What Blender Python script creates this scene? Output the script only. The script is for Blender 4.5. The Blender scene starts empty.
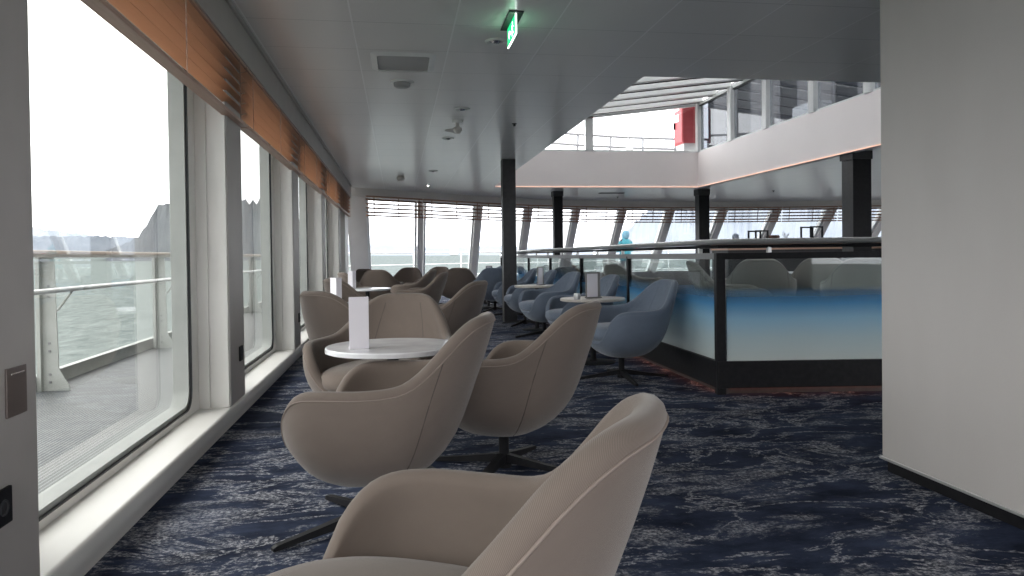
import bpy, bmesh, math, random
from mathutils import Vector, Matrix
PI = math.pi
SC = bpy.context.scene
COL = SC.collection
random.seed(7)

# ------------------------------------------------------------------ camera
F = 740.0
cam_d = bpy.data.cameras.new('camera')
cam_d.sensor_width = 36.0
cam_d.lens = F / 1024 * 36
cam_d.shift_y = -22 / 1024
cam_d.clip_start = 0.02
cam_d.clip_end = 6000
cam = bpy.data.objects.new('camera', cam_d)
COL.objects.link(cam)
yaw, pitch, roll = math.atan(114 / F), math.atan(0.014), 0.0125
fw = Vector((math.sin(yaw) * math.cos(pitch), math.cos(yaw) * math.cos(pitch), -math.sin(pitch)))
rt = Vector((math.cos(yaw), -math.sin(yaw), 0))
up = rt.cross(fw)
u2 = up * math.cos(roll) + rt * math.sin(roll)
r2 = fw.cross(u2)
m3 = Matrix((r2, u2, -fw)).transposed()
cam.matrix_world = Matrix.Translation((0, 0, 1.0)) @ m3.to_4x4()
SC.camera = cam

# ------------------------------------------------------------------ view, world, lights
SC.view_settings.view_transform = 'Standard'
SC.view_settings.look = 'None'
SC.view_settings.gamma = 1
SC.view_settings.exposure = 1.1
SC.view_settings.use_curve_mapping = False
SC.cycles.use_denoising = True
SC.cycles.max_bounces = 12
SC.cycles.diffuse_bounces = 6
SC.cycles.transparent_max_bounces = 24
SC.cycles.sample_clamp_indirect = 6
w = bpy.data.worlds.new('overcast_sky')
SC.world = w
w.use_nodes = True
nt = w.node_tree
nt.nodes.clear()
wo = nt.nodes.new('ShaderNodeOutputWorld')
bg = nt.nodes.new('ShaderNodeBackground')
tc = nt.nodes.new('ShaderNodeTexCoord')
sp = nt.nodes.new('ShaderNodeSeparateXYZ')
rp = nt.nodes.new('ShaderNodeValToRGB')
nz = nt.nodes.new('ShaderNodeTexNoise')
nz.inputs['Scale'].default_value = 2.2
nz.inputs['Detail'].default_value = 4
mx = nt.nodes.new('ShaderNodeMath'); mx.operation = 'MULTIPLY_ADD'
mx.inputs[1].default_value = 0.16
nt.links.new(tc.outputs['Generated'], sp.inputs[0])
nt.links.new(tc.outputs['Generated'], nz.inputs['Vector'])
nt.links.new(nz.outputs['Fac'], mx.inputs[0])
nt.links.new(sp.outputs['Z'], mx.inputs[2])
nt.links.new(mx.outputs[0], rp.inputs[0])
rp.color_ramp.elements[0].position = 0.02
rp.color_ramp.elements[0].color = (0.86, 0.88, 0.92, 1)
rp.color_ramp.elements[1].position = 0.42
rp.color_ramp.elements[1].color = (1.0, 0.99, 0.975, 1)
nt.links.new(rp.outputs[0], bg.inputs['Color'])
bg.inputs['Strength'].default_value = 2.35
nt.links.new(bg.outputs[0], wo.inputs[0])

# ------------------------------------------------------------------ materials
def mat(name, col=(0.5, 0.5, 0.5), rough=0.5, metal=0.0, emit=None, estr=0.0, spec=None):
    m = bpy.data.materials.new(name)
    m.use_nodes = True
    b = m.node_tree.nodes['Principled BSDF']
    b.inputs['Base Color'].default_value = (*col, 1)
    b.inputs['Roughness'].default_value = rough
    b.inputs['Metallic'].default_value = metal
    if spec is not None:
        b.inputs['Specular IOR Level'].default_value = spec
    if emit:
        b.inputs['Emission Color'].default_value = (*emit, 1)
        b.inputs['Emission Strength'].default_value = estr
    return m

def N(m, t, **kw):
    n = m.node_tree.nodes.new(t)
    for k, v in kw.items():
        if k in n.inputs:
            n.inputs[k].default_value = v
        else:
            setattr(n, k, v)
    return n

def L(m, a, b):
    m.node_tree.links.new(a, b)

def bsdf(m):
    return m.node_tree.nodes['Principled BSDF']

def vary(m, c1, c2, scale=8, detail=4, bump=0.0, bscale=None, coord='Object', stretch=None):
    """procedural colour variation between two colours, optional bump"""
    t = N(m, 'ShaderNodeTexCoord'); src = t.outputs[coord]
    if stretch:
        mp = N(m, 'ShaderNodeMapping'); mp.inputs['Scale'].default_value = stretch
        L(m, src, mp.inputs[0]); src = mp.outputs[0]
    n = N(m, 'ShaderNodeTexNoise', Scale=scale, Detail=detail)
    r = N(m, 'ShaderNodeValToRGB')
    r.color_ramp.elements[0].position = 0.3; r.color_ramp.elements[1].position = 0.7
    r.color_ramp.elements[0].color = (*c1, 1); r.color_ramp.elements[1].color = (*c2, 1)
    L(m, src, n.inputs['Vector']); L(m, n.outputs['Fac'], r.inputs[0]); L(m, r.outputs[0], bsdf(m).inputs['Base Color'])
    if bump:
        n2 = N(m, 'ShaderNodeTexNoise', Scale=bscale or scale * 8, Detail=3)
        L(m, src, n2.inputs['Vector'])
        b = N(m, 'ShaderNodeBump', Strength=bump, Distance=0.002)
        L(m, n2.outputs['Fac'], b.inputs['Height']); L(m, b.outputs[0], bsdf(m).inputs['Normal'])
    return m

def fabric(name, c1, c2):
    m = mat(name, c1, 0.9, spec=0.2)
    bsdf(m).inputs['Sheen Weight'].default_value = 0.25
    bsdf(m).inputs['Sheen Roughness'].default_value = 0.4
    uv = N(m, 'ShaderNodeUVMap'); uv.uv_map = 'UVMap'
    w1 = N(m, 'ShaderNodeTexWave', Scale=215.0, Distortion=0.2); w1.bands_direction = 'DIAGONAL'
    mp = N(m, 'ShaderNodeMapping'); mp.inputs['Scale'].default_value = (1, -1, 1)
    w2 = N(m, 'ShaderNodeTexWave', Scale=75.0, Distortion=0.4); w2.bands_direction = 'X'
    L(m, uv.outputs[0], w1.inputs['Vector']); L(m, uv.outputs[0], mp.inputs[0]); L(m, mp.outputs[0], w2.inputs['Vector'])
    mu = N(m, 'ShaderNodeMath', operation='MULTIPLY'); L(m, w1.outputs['Fac'], mu.inputs[0]); L(m, w2.outputs['Fac'], mu.inputs[1])
    n = N(m, 'ShaderNodeTexNoise', Scale=14.0, Detail=4); L(m, uv.outputs[0], n.inputs['Vector'])
    ad = N(m, 'ShaderNodeMath', operation='MULTIPLY_ADD'); L(m, n.outputs['Fac'], ad.inputs[0]); ad.inputs[1].default_value = 0.45
    L(m, w1.outputs['Fac'], mu.inputs[1]); L(m, mu.outputs[0], ad.inputs[2])
    r = N(m, 'ShaderNodeValToRGB')
    r.color_ramp.elements[0].position = 0.05; r.color_ramp.elements[1].position = 1.0
    r.color_ramp.elements[0].color = (*c1, 1); r.color_ramp.elements[1].color = (*c2, 1)
    L(m, ad.outputs[0], r.inputs[0]); L(m, r.outputs[0], bsdf(m).inputs['Base Color'])
    b = N(m, 'ShaderNodeBump', Strength=0.2, Distance=0.001)
    L(m, mu.outputs[0], b.inputs['Height']); L(m, b.outputs[0], bsdf(m).inputs['Normal'])
    return m

M = {}
M['taupe'] = fabric('taupe_fabric', (0.124, 0.099, 0.085), (0.195, 0.159, 0.138))
M['taupe_seam'] = mat('taupe_seam', (0.075, 0.06, 0.052), 0.9)
M['taupe_pipe'] = mat('taupe_piping', (0.235, 0.19, 0.165), 0.85)
M['blue'] = fabric('blue_fabric', (0.085, 0.105, 0.14), (0.17, 0.205, 0.265))
M['blue_seam'] = mat('blue_seam', (0.07, 0.085, 0.11), 0.9)
M['blue_pipe'] = mat('blue_piping', (0.14, 0.17, 0.22), 0.85)
M['grey'] = fabric('grey_fabric', (0.27, 0.25, 0.235), (0.40, 0.375, 0.35))
M['grey_seam'] = mat('grey_seam', (0.08, 0.07, 0.065), 0.9)
M['grey_pipe'] = mat('grey_piping', (0.17, 0.16, 0.15), 0.85)
M['black'] = vary(mat('black_powder_coat', (0.012, 0.012, 0.014), 0.5, spec=0.15), (0.010, 0.010, 0.012), (0.016, 0.016, 0.018), 30)
M['cream'] = vary(mat('cream_paint', (0.62, 0.61, 0.57), 0.45), (0.70, 0.685, 0.655), (0.74, 0.725, 0.695), 3, bump=0.05)
M['white'] = vary(mat('white_paint', (0.75, 0.77, 0.76), 0.35), (0.73, 0.75, 0.74), (0.79, 0.80, 0.79), 4)
M['greypaint'] = vary(mat('grey_wall_paint', (0.40, 0.385, 0.37), 0.6), (0.66, 0.63, 0.60), (0.70, 0.67, 0.64), 3, bump=0.05)
M['pillar'] = vary(mat('grey_pillar_paint', (0.30, 0.29, 0.28), 0.55), (0.40, 0.375, 0.36), (0.44, 0.415, 0.395), 5, bump=0.05)
M['wallpaper'] = vary(mat('pale_wallpaper', (0.6, 0.58, 0.56), 0.7), (0.48, 0.455, 0.44), (0.53, 0.505, 0.49), 2.5, bump=0.25, bscale=500, stretch=(1, 1, 0.3))
M['seal'] = mat('rubber_seal', (0.02, 0.022, 0.024), 0.5)
M['steel'] = vary(mat('brushed_steel', (0.45, 0.45, 0.45), 0.3, 0.6), (0.50, 0.50, 0.50), (0.60, 0.60, 0.60), 60, stretch=(1, 12, 12))
M['darksteel'] = vary(mat('dark_handrail_metal', (0.16, 0.16, 0.165), 0.3, 0.8), (0.14, 0.14, 0.145), (0.2, 0.2, 0.205), 40)
M['greymetal'] = vary(mat('grey_frame_metal', (0.04, 0.04, 0.043), 0.45, 0.0, spec=0.3), (0.035, 0.035, 0.038), (0.048, 0.048, 0.052), 20)
M['chrome'] = mat('chrome', (0.7, 0.7, 0.7), 0.12, 1.0)
M['fascia'] = vary(mat('fascia_panel', (0.72, 0.66, 0.64), 0.5), (0.90, 0.84, 0.825), (0.92, 0.86, 0.845), 1.5)
M['led'] = mat('warm_led_strip', (1, 0.6, 0.4), 0.5, emit=(1.0, 0.62, 0.50), estr=0.34)
M['ledfloor'] = mat('orange_led_strip', (1, 0.5, 0.3), 0.5, emit=(1.0, 0.25, 0.09), estr=1.6)
M['lamp'] = mat('downlight_lens', (1, 1, 1), 0.5, emit=(1.0, 0.97, 0.92), estr=14.0)
M['red'] = vary(mat('red_cabinet_paint', (0.62, 0.09, 0.10), 0.4), (0.44, 0.05, 0.06), (0.50, 0.065, 0.075), 5)
M['paper'] = vary(mat('pale_card', (0.66, 0.63, 0.68), 0.6), (0.72, 0.69, 0.74), (0.75, 0.72, 0.77), 8)
M['holder'] = mat('smoked_menu_holder', (0.19, 0.18, 0.175), 0.35)
M['marble'] = mat('white_marble', (0.72, 0.72, 0.74), 0.18)
vary(M['marble'], (0.62, 0.62, 0.65), (0.80, 0.80, 0.82), 7, 8)
M['plate'] = mat('bronze_plate', (0.17, 0.14, 0.13), 0.35, 0.5)
M['wood'] = mat('blind_wood', (0.40, 0.17, 0.08), 0.5)
M['peach'] = vary(mat('peach_counter_front', (0.66, 0.42, 0.31), 0.5), (0.62, 0.39, 0.29), (0.70, 0.45, 0.33), 3)
M['counter'] = vary(mat('counter_top_stone', (0.5, 0.46, 0.42), 0.3), (0.46, 0.42, 0.38), (0.55, 0.5, 0.46), 12)
M['bronze'] = vary(mat('brown_bowl', (0.10, 0.055, 0.045), 0.4), (0.08, 0.045, 0.035), (0.13, 0.07, 0.055), 10)
M['twig'] = vary(mat('grey_twig', (0.12, 0.13, 0.14), 0.7), (0.10, 0.11, 0.12), (0.15, 0.16, 0.17), 30)
M['bluelamp'] = vary(mat('blue_grey_glass_globe', (0.30, 0.34, 0.42), 0.2), (0.27, 0.31, 0.40), (0.36, 0.40, 0.48), 10)
M['dhouse'] = vary(mat('deckhouse_paint', (0.05, 0.055, 0.062), 0.7, spec=0.1), (0.038, 0.043, 0.05), (0.06, 0.066, 0.075), 1.2)
M['greyrail'] = mat('pale_grey_rail_paint', (0.20, 0.20, 0.21), 0.5)
M['midgrey'] = mat('mid_grey_plastic', (0.36, 0.36, 0.36), 0.4)
M['deckwhite'] = vary(mat('greyed_white_deck_paint', (0.4, 0.42, 0.4), 0.5, spec=0.2), (0.33, 0.345, 0.33), (0.38, 0.39, 0.375), 5)  # white paint greyed evenly so outdoor parts do not burn out
M['jacket'] = vary(mat('turquoise_jacket_cloth', (0.03, 0.22, 0.27), 0.7), (0.02, 0.19, 0.24), (0.035, 0.24, 0.29), 8)
M['hood'] = vary(mat('pale_blue_hood_cloth', (0.22, 0.50, 0.66), 0.8), (0.09, 0.22, 0.30), (0.13, 0.26, 0.33), 14)
M['skin'] = mat('skin', (0.55, 0.34, 0.26), 0.55)
M['trousers'] = vary(mat('dark_trousers', (0.03, 0.035, 0.05), 0.8), (0.025, 0.03, 0.04), (0.04, 0.045, 0.06), 20)
M['pink'] = mat('pink_cup', (0.6, 0.14, 0.2), 0.4)

# translucent timber for the blind slats
def timber():
    m = M['wood']
    t = N(m, 'ShaderNodeTexCoord')
    mp = N(m, 'ShaderNodeMapping'); mp.inputs['Scale'].default_value = (12, 1.2, 12)
    n = N(m, 'ShaderNodeTexNoise', Scale=6.0, Detail=6, Distortion=0.6)
    r = N(m, 'ShaderNodeValToRGB')
    r.color_ramp.elements[0].color = (0.52, 0.34, 0.24, 1); r.color_ramp.elements[1].color = (0.68, 0.47, 0.34, 1)
    L(m, t.outputs['Object'], mp.inputs[0]); L(m, mp.outputs[0], n.inputs['Vector']); L(m, n.outputs['Fac'], r.inputs[0])
    L(m, r.outputs[0], bsdf(m).inputs['Base Color'])
    tr = N(m, 'ShaderNodeBsdfTranslucent'); tr.inputs[0].default_value = (0.80, 0.55, 0.38, 1)
    ms = N(m, 'ShaderNodeMixShader'); ms.inputs[0].default_value = 0.52
    out = m.node_tree.nodes['Material Output']
    L(m, bsdf(m).outputs[0], ms.inputs[1]); L(m, tr.outputs[0], ms.inputs[2]); L(m, ms.outputs[0], out.inputs[0])
timber()
M['wood_dark'] = vary(mat('front_blind_wood', (0.3, 0.17, 0.11), 0.5), (0.26, 0.14, 0.09), (0.34, 0.20, 0.13), 6, stretch=(1, 10, 10))
M['rail_wood'] = vary(mat('blind_bottom_rail', (0.45, 0.30, 0.23), 0.5), (0.42, 0.28, 0.21), (0.5, 0.33, 0.26), 6, stretch=(10, 1, 10))

def carpet():
    m = mat('navy_streaked_carpet', (0.02, 0.03, 0.06), 0.95, spec=0.1)
    t = N(m, 'ShaderNodeTexCoord')
    mp = N(m, 'ShaderNodeMapping'); mp.inputs['Scale'].default_value = (0.9, 1.55, 1); mp.inputs['Rotation'].default_value = (0, 0, -0.2)
    L(m, t.outputs['Object'], mp.inputs[0])
    big = N(m, 'ShaderNodeTexNoise', Scale=1.7, Detail=15, Roughness=0.78, Distortion=0.3)
    L(m, mp.outputs[0], big.inputs['Vector'])
    r1 = N(m, 'ShaderNodeValToRGB')
    r1.color_ramp.elements[0].position = 0.52; r1.color_ramp.elements[1].position = 0.67
    r1.color_ramp.elements[0].color = (0, 0, 0, 1); r1.color_ramp.elements[1].color = (1, 1, 1, 1)
    L(m, big.outputs['Fac'], r1.inputs[0])
    # thin wandering veins
    mp2 = N(m, 'ShaderNodeMapping'); mp2.inputs['Scale'].default_value = (0.8, 1.7, 1); mp2.inputs['Rotation'].default_value = (0, 0, 0.22)
    L(m, t.outputs['Object'], mp2.inputs[0])
    vn = N(m, 'ShaderNodeTexNoise', Scale=1.8, Detail=12, Roughness=0.68, Distortion=0.6)
    L(m, mp2.outputs[0], vn.inputs['Vector'])
    s = N(m, 'ShaderNodeMath', operation='SUBTRACT'); s.inputs[1].default_value = 0.5; L(m, vn.outputs['Fac'], s.inputs[0])
    a = N(m, 'ShaderNodeMath', operation='ABSOLUTE'); L(m, s.outputs[0], a.inputs[0])
    r2 = N(m, 'ShaderNodeValToRGB')
    r2.color_ramp.elements[0].position = 0.0; r2.color_ramp.elements[1].position = 0.022
    r2.color_ramp.elements[0].color = (1, 1, 1, 1); r2.color_ramp.elements[1].color = (0, 0, 0, 1)
    L(m, a.outputs[0], r2.inputs[0])
    # pile grain breaks the streaks up
    g = N(m, 'ShaderNodeTexNoise', Scale=60.0, Detail=4, Roughness=0.7)
    L(m, t.outputs['Object'], g.inputs['Vector'])
    rg = N(m, 'ShaderNodeValToRGB')
    rg.color_ramp.elements[0].position = 0.44; rg.color_ramp.elements[1].position = 0.58
    L(m, g.outputs['Fac'], rg.inputs[0])
    v2 = N(m, 'ShaderNodeMath', operation='MULTIPLY'); L(m, r2.outputs[0], v2.inputs[0]); v2.inputs[1].default_value = 0.8
    mxx = N(m, 'ShaderNodeMath', operation='MAXIMUM'); L(m, r1.outputs[0], mxx.inputs[0]); L(m, v2.outputs[0], mxx.inputs[1])
    g2 = N(m, 'ShaderNodeMath', operation='MULTIPLY_ADD'); L(m, rg.outputs[0], g2.inputs[0]); g2.inputs[1].default_value = 0.78; g2.inputs[2].default_value = 0.12
    mu = N(m, 'ShaderNodeMath', operation='MULTIPLY'); L(m, mxx.outputs[0], mu.inputs[0]); L(m, g2.outputs[0], mu.inputs[1])
    base = N(m, 'ShaderNodeTexNoise', Scale=3.0, Detail=8, Roughness=0.7); L(m, mp.outputs[0], base.inputs['Vector'])
    rb = N(m, 'ShaderNodeValToRGB')
    rb.color_ramp.elements[0].position = 0.35; rb.color_ramp.elements[1].position = 0.68
    rb.color_ramp.elements[0].color = (0.009, 0.012, 0.025, 1); rb.color_ramp.elements[1].color = (0.042, 0.056, 0.10, 1)
    L(m, base.outputs['Fac'], rb.inputs[0])
    mix = N(m, 'ShaderNodeMix', data_type='RGBA')
    L(m, mu.outputs[0], mix.inputs[0]); L(m, rb.outputs[0], mix.inputs[6]); mix.inputs[7].default_value = (0.60, 0.60, 0.63, 1)
    L(m, mix.outputs[2], bsdf(m).inputs['Base Color'])
    b = N(m, 'ShaderNodeBump', Strength=0.5, Distance=0.004); L(m, g.outputs['Fac'], b.inputs['Height']); L(m, b.outputs[0], bsdf(m).inputs['Normal'])
    return m
M['carpet'] = carpet()

def ceiling_mat():
    m = mat('ceiling_metal_panel', (0.33, 0.335, 0.33), 0.32, 0.0, spec=0.8)
    t = N(m, 'ShaderNodeTexCoord')
    sx = N(m, 'ShaderNodeSeparateXYZ'); L(m, t.outputs['Object'], sx.inputs[0])
    def seam(out, off, pitch, wd):
        a = N(m, 'ShaderNodeMath', operation='SUBTRACT'); L(m, out, a.inputs[0]); a.inputs[1].default_value = off
        p = N(m, 'ShaderNodeMath', operation='PINGPONG'); L(m, a.outputs[0], p.inputs[0]); p.inputs[1].default_value = pitch / 2
        c = N(m, 'ShaderNodeMath', operation='LESS_THAN'); L(m, p.outputs[0], c.inputs[0]); c.inputs[1].default_value = wd
        return c.outputs[0], p.outputs[0]
    sX, pX = seam(sx.outputs['X'], -0.26, 0.633, 0.005)
    sY, pY = seam(sx.outputs['Y'], 4.69, 0.61, 0.0035)
    nn = N(m, 'ShaderNodeTexNoise', Scale=0.8, Detail=2); L(m, t.outputs['Object'], nn.inputs['Vector'])
    r = N(m, 'ShaderNodeValToRGB'); r.color_ramp.elements[0].color = (0.76, 0.755, 0.74, 1); r.color_ramp.elements[1].color = (0.80, 0.795, 0.78, 1)
    L(m, nn.outputs['Fac'], r.inputs[0])
    m1 = N(m, 'ShaderNodeMix', data_type='RGBA'); L(m, sY, m1.inputs[0]); L(m, r.outputs[0], m1.inputs[6]); m1.inputs[7].default_value = (0.50, 0.50, 0.49, 1)
    m2 = N(m, 'ShaderNodeMix', data_type='RGBA'); L(m, sX, m2.inputs[0]); L(m, m1.outputs[2], m2.inputs[6]); m2.inputs[7].default_value = (0.95, 0.95, 0.95, 1)
    L(m, m2.outputs[2], bsdf(m).inputs['Base Color'])
    # each tray bows very slightly: bump from distance to its joints
    mn = N(m, 'ShaderNodeMath', operation='MINIMUM'); L(m, pX, mn.inputs[0]); L(m, pY, mn.inputs[1])
    mr = N(m, 'ShaderNodeMath', operation='MINIMUM'); L(m, mn.outputs[0], mr.inputs[0]); mr.inputs[1].default_value = 0.02
    b = N(m, 'ShaderNodeBump', Strength=0.35, Distance=0.12); L(m, mr.outputs[0], b.inputs['Height']); L(m, b.outputs[0], bsdf(m).inputs['Normal'])
    return m
M['ceiling'] = ceiling_mat()
bsdf(M['ceiling']).inputs['Coat Weight'].default_value = 0.5
bsdf(M['ceiling']).inputs['Coat Roughness'].default_value = 0.2


def schlick(m):
    lw = N(m, 'ShaderNodeLayerWeight', Blend=0.5)
    p = N(m, 'ShaderNodeMath', operation='POWER'); L(m, lw.outputs['Facing'], p.inputs[0]); p.inputs[1].default_value = 4.5
    a = N(m, 'ShaderNodeMath', operation='MULTIPLY_ADD'); L(m, p.outputs[0], a.inputs[0]); a.inputs[1].default_value = 0.95; a.inputs[2].default_value = 0.045
    return a.outputs[0]
def glass(name, tint, refl=0.08, rough=0.01):
    m = mat(name)
    nt_ = m.node_tree; nt_.nodes.remove(bsdf(m))
    out = nt_.nodes['Material Output']
    tr = N(m, 'ShaderNodeBsdfTransparent'); tr.inputs[0].default_value = (*tint, 1)
    gl = N(m, 'ShaderNodeBsdfGlossy'); gl.inputs['Roughness'].default_value = rough
    ms = N(m, 'ShaderNodeMixShader')
    L(m, schlick(m), ms.inputs[0]); L(m, tr.outputs[0], ms.inputs[1]); L(m, gl.outputs[0], ms.inputs[2]); L(m, ms.outputs[0], out.inputs[0])
    return m
M['pane'] = glass('window_glass', (0.955, 0.965, 0.955))
M['clearpane'] = glass('skylight_glass', (0.96, 0.97, 0.98))
M['tintpane'] = glass('tinted_lantern_glass', (0.42, 0.44, 0.47))

def film_glass():
    """clear glass carrying a printed film: clear at the top, blue band, frosted grey-blue below"""
    m = glass('balustrade_film_glass', (0.82, 0.86, 0.86))
    out = m.node_tree.nodes['Material Output']
    base = out.inputs[0].links[0].from_socket
    t = N(m, 'ShaderNodeTexCoord'); sx = N(m, 'ShaderNodeSeparateXYZ'); L(m, t.outputs['Object'], sx.inputs[0])
    nn = N(m, 'ShaderNodeTexNoise', Scale=1.2, Detail=3); L(m, t.outputs['Object'], nn.inputs['Vector'])
    zz = N(m, 'ShaderNodeMath', operation='MULTIPLY_ADD'); L(m, nn.outputs['Fac'], zz.inputs[0]); zz.inputs[1].default_value = 0.05; L(m, sx.outputs['Z'], zz.inputs[2])
    r = N(m, 'ShaderNodeValToRGB')
    cr = r.color_ramp
    cr.elements[0].position = 0.25; cr.elements[0].color = (0.86, 0.90, 0.88, 1)
    cr.elements[1].position = 0.80; cr.elements[1].color = (0.07, 0.20, 0.38, 1)
    for p_, c_ in ((0.42, (0.70, 0.82, 0.86, 1)), (0.56, (0.46, 0.72, 0.88, 1)), (0.66, (0.14, 0.40, 0.68, 1))):
        e = cr.elements.new(p_); e.color = c_
    L(m, zz.outputs[0], r.inputs[0])
    al = N(m, 'ShaderNodeMapRange'); al.inputs[1].default_value = 0.78; al.inputs[2].default_value = 0.66; al.inputs[3].default_value = 0.0; al.inputs[4].default_value = 0.84
    L(m, zz.outputs[0], al.inputs[0])
    df = N(m, 'ShaderNodeBsdfDiffuse'); tl = N(m, 'ShaderNodeBsdfTranslucent')
    L(m, r.outputs[0], df.inputs[0]); L(m, r.outputs[0], tl.inputs[0])
    m1 = N(m, 'ShaderNodeMixShader'); m1.inputs[0].default_value = 0.45; L(m, df.outputs[0], m1.inputs[1]); L(m, tl.outputs[0], m1.inputs[2])
    gl = N(m, 'ShaderNodeBsdfGlossy'); gl.inputs['Roughness'].default_value = 0.04
    m3_ = N(m, 'ShaderNodeMixShader'); L(m, schlick(m), m3_.inputs[0]); L(m, m1.outputs[0], m3_.inputs[1]); L(m, gl.outputs[0], m3_.inputs[2])
    m2 = N(m, 'ShaderNodeMixShader'); L(m, al.outputs[0], m2.inputs[0]); L(m, base, m2.inputs[1]); L(m, m3_.outputs[0], m2.inputs[2])
    L(m, m2.outputs[0], out.inputs[0])
    return m
M['film'] = film_glass()

def sea_mat():
    m = mat('sea_water', (0.30, 0.36, 0.36), 0.6, spec=0.0)
    t = N(m, 'ShaderNodeTexCoord'); n = N(m, 'ShaderNodeTexNoise', Scale=0.5, Detail=8, Roughness=0.65, Distortion=0.5)
    mp = N(m, 'ShaderNodeMapping'); mp.inputs['Scale'].default_value = (1.0, 0.35, 1)
    L(m, t.outputs['Object'], mp.inputs[0]); L(m, mp.outputs[0], n.inputs['Vector'])
    b = N(m, 'ShaderNodeBump', Strength=0.6, Distance=0.5); L(m, n.outputs['Fac'], b.inputs['Height']); L(m, b.outputs[0], bsdf(m).inputs['Normal'])
    r = N(m, 'ShaderNodeValToRGB'); r.color_ramp.elements[0].position = 0.3; r.color_ramp.elements[1].position = 0.75
    r.color_ramp.elements[0].color = (0.095, 0.112, 0.110, 1); r.color_ramp.elements[1].color = (0.20, 0.222, 0.218, 1)
    L(m, n.outputs['Fac'], r.inputs[0]); L(m, r.outputs[0], bsdf(m).inputs['Base Color'])
    return m
M['sea'] = sea_mat()
M['hill_far'] = vary(mat('hazy_far_hill', (0.5, 0.56, 0.66), 1.0, spec=0), (0.225, 0.25, 0.29), (0.26, 0.285, 0.32), 0.02, 8, coord='Object')  # aerial haze is put into all three hill colours, palest farthest off
M['hill_mid'] = vary(mat('hazy_mid_hill', (0.33, 0.37, 0.43), 1.0, spec=0), (0.125, 0.14, 0.165), (0.155, 0.17, 0.195), 0.03, 8)
M['hill_near'] = vary(mat('hazy_near_hill', (0.30, 0.33, 0.37), 1.0, spec=0), (0.08, 0.087, 0.098), (0.115, 0.122, 0.134), 0.04, 10)

def grating():
    m = mat('deck_grating', (0.3, 0.33, 0.35), 0.6)
    t = N(m, 'ShaderNodeTexCoord')
    w1 = N(m, 'ShaderNodeTexWave', Scale=13.0); w1.bands_direction = 'X'
    w2 = N(m, 'ShaderNodeTexWave', Scale=10.0); w2.bands_direction = 'Y'
    L(m, t.outputs['Object'], w1.inputs['Vector']); L(m, t.outputs['Object'], w2.inputs['Vector'])
    mm = N(m, 'ShaderNodeMath', operation='MAXIMUM'); L(m, w1.outputs['Fac'], mm.inputs[0])
    h = N(m, 'ShaderNodeMath', operation='MULTIPLY'); L(m, w2.outputs['Fac'], h.inputs[0]); h.inputs[1].default_value = 0.55
    L(m, h.outputs[0], mm.inputs[1])
    r = N(m, 'ShaderNodeValToRGB'); r.color_ramp.elements[0].position = 0.55; r.color_ramp.elements[1].position = 0.85
    r.color_ramp.elements[0].color = (0.02, 0.024, 0.027, 1); r.color_ramp.elements[1].color = (0.20, 0.21, 0.215, 1)
    L(m, mm.outputs[0], r.inputs[0]); L(m, r.outputs[0], bsdf(m).inputs['Base Color'])
    return m
M['grating'] = grating()

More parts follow.
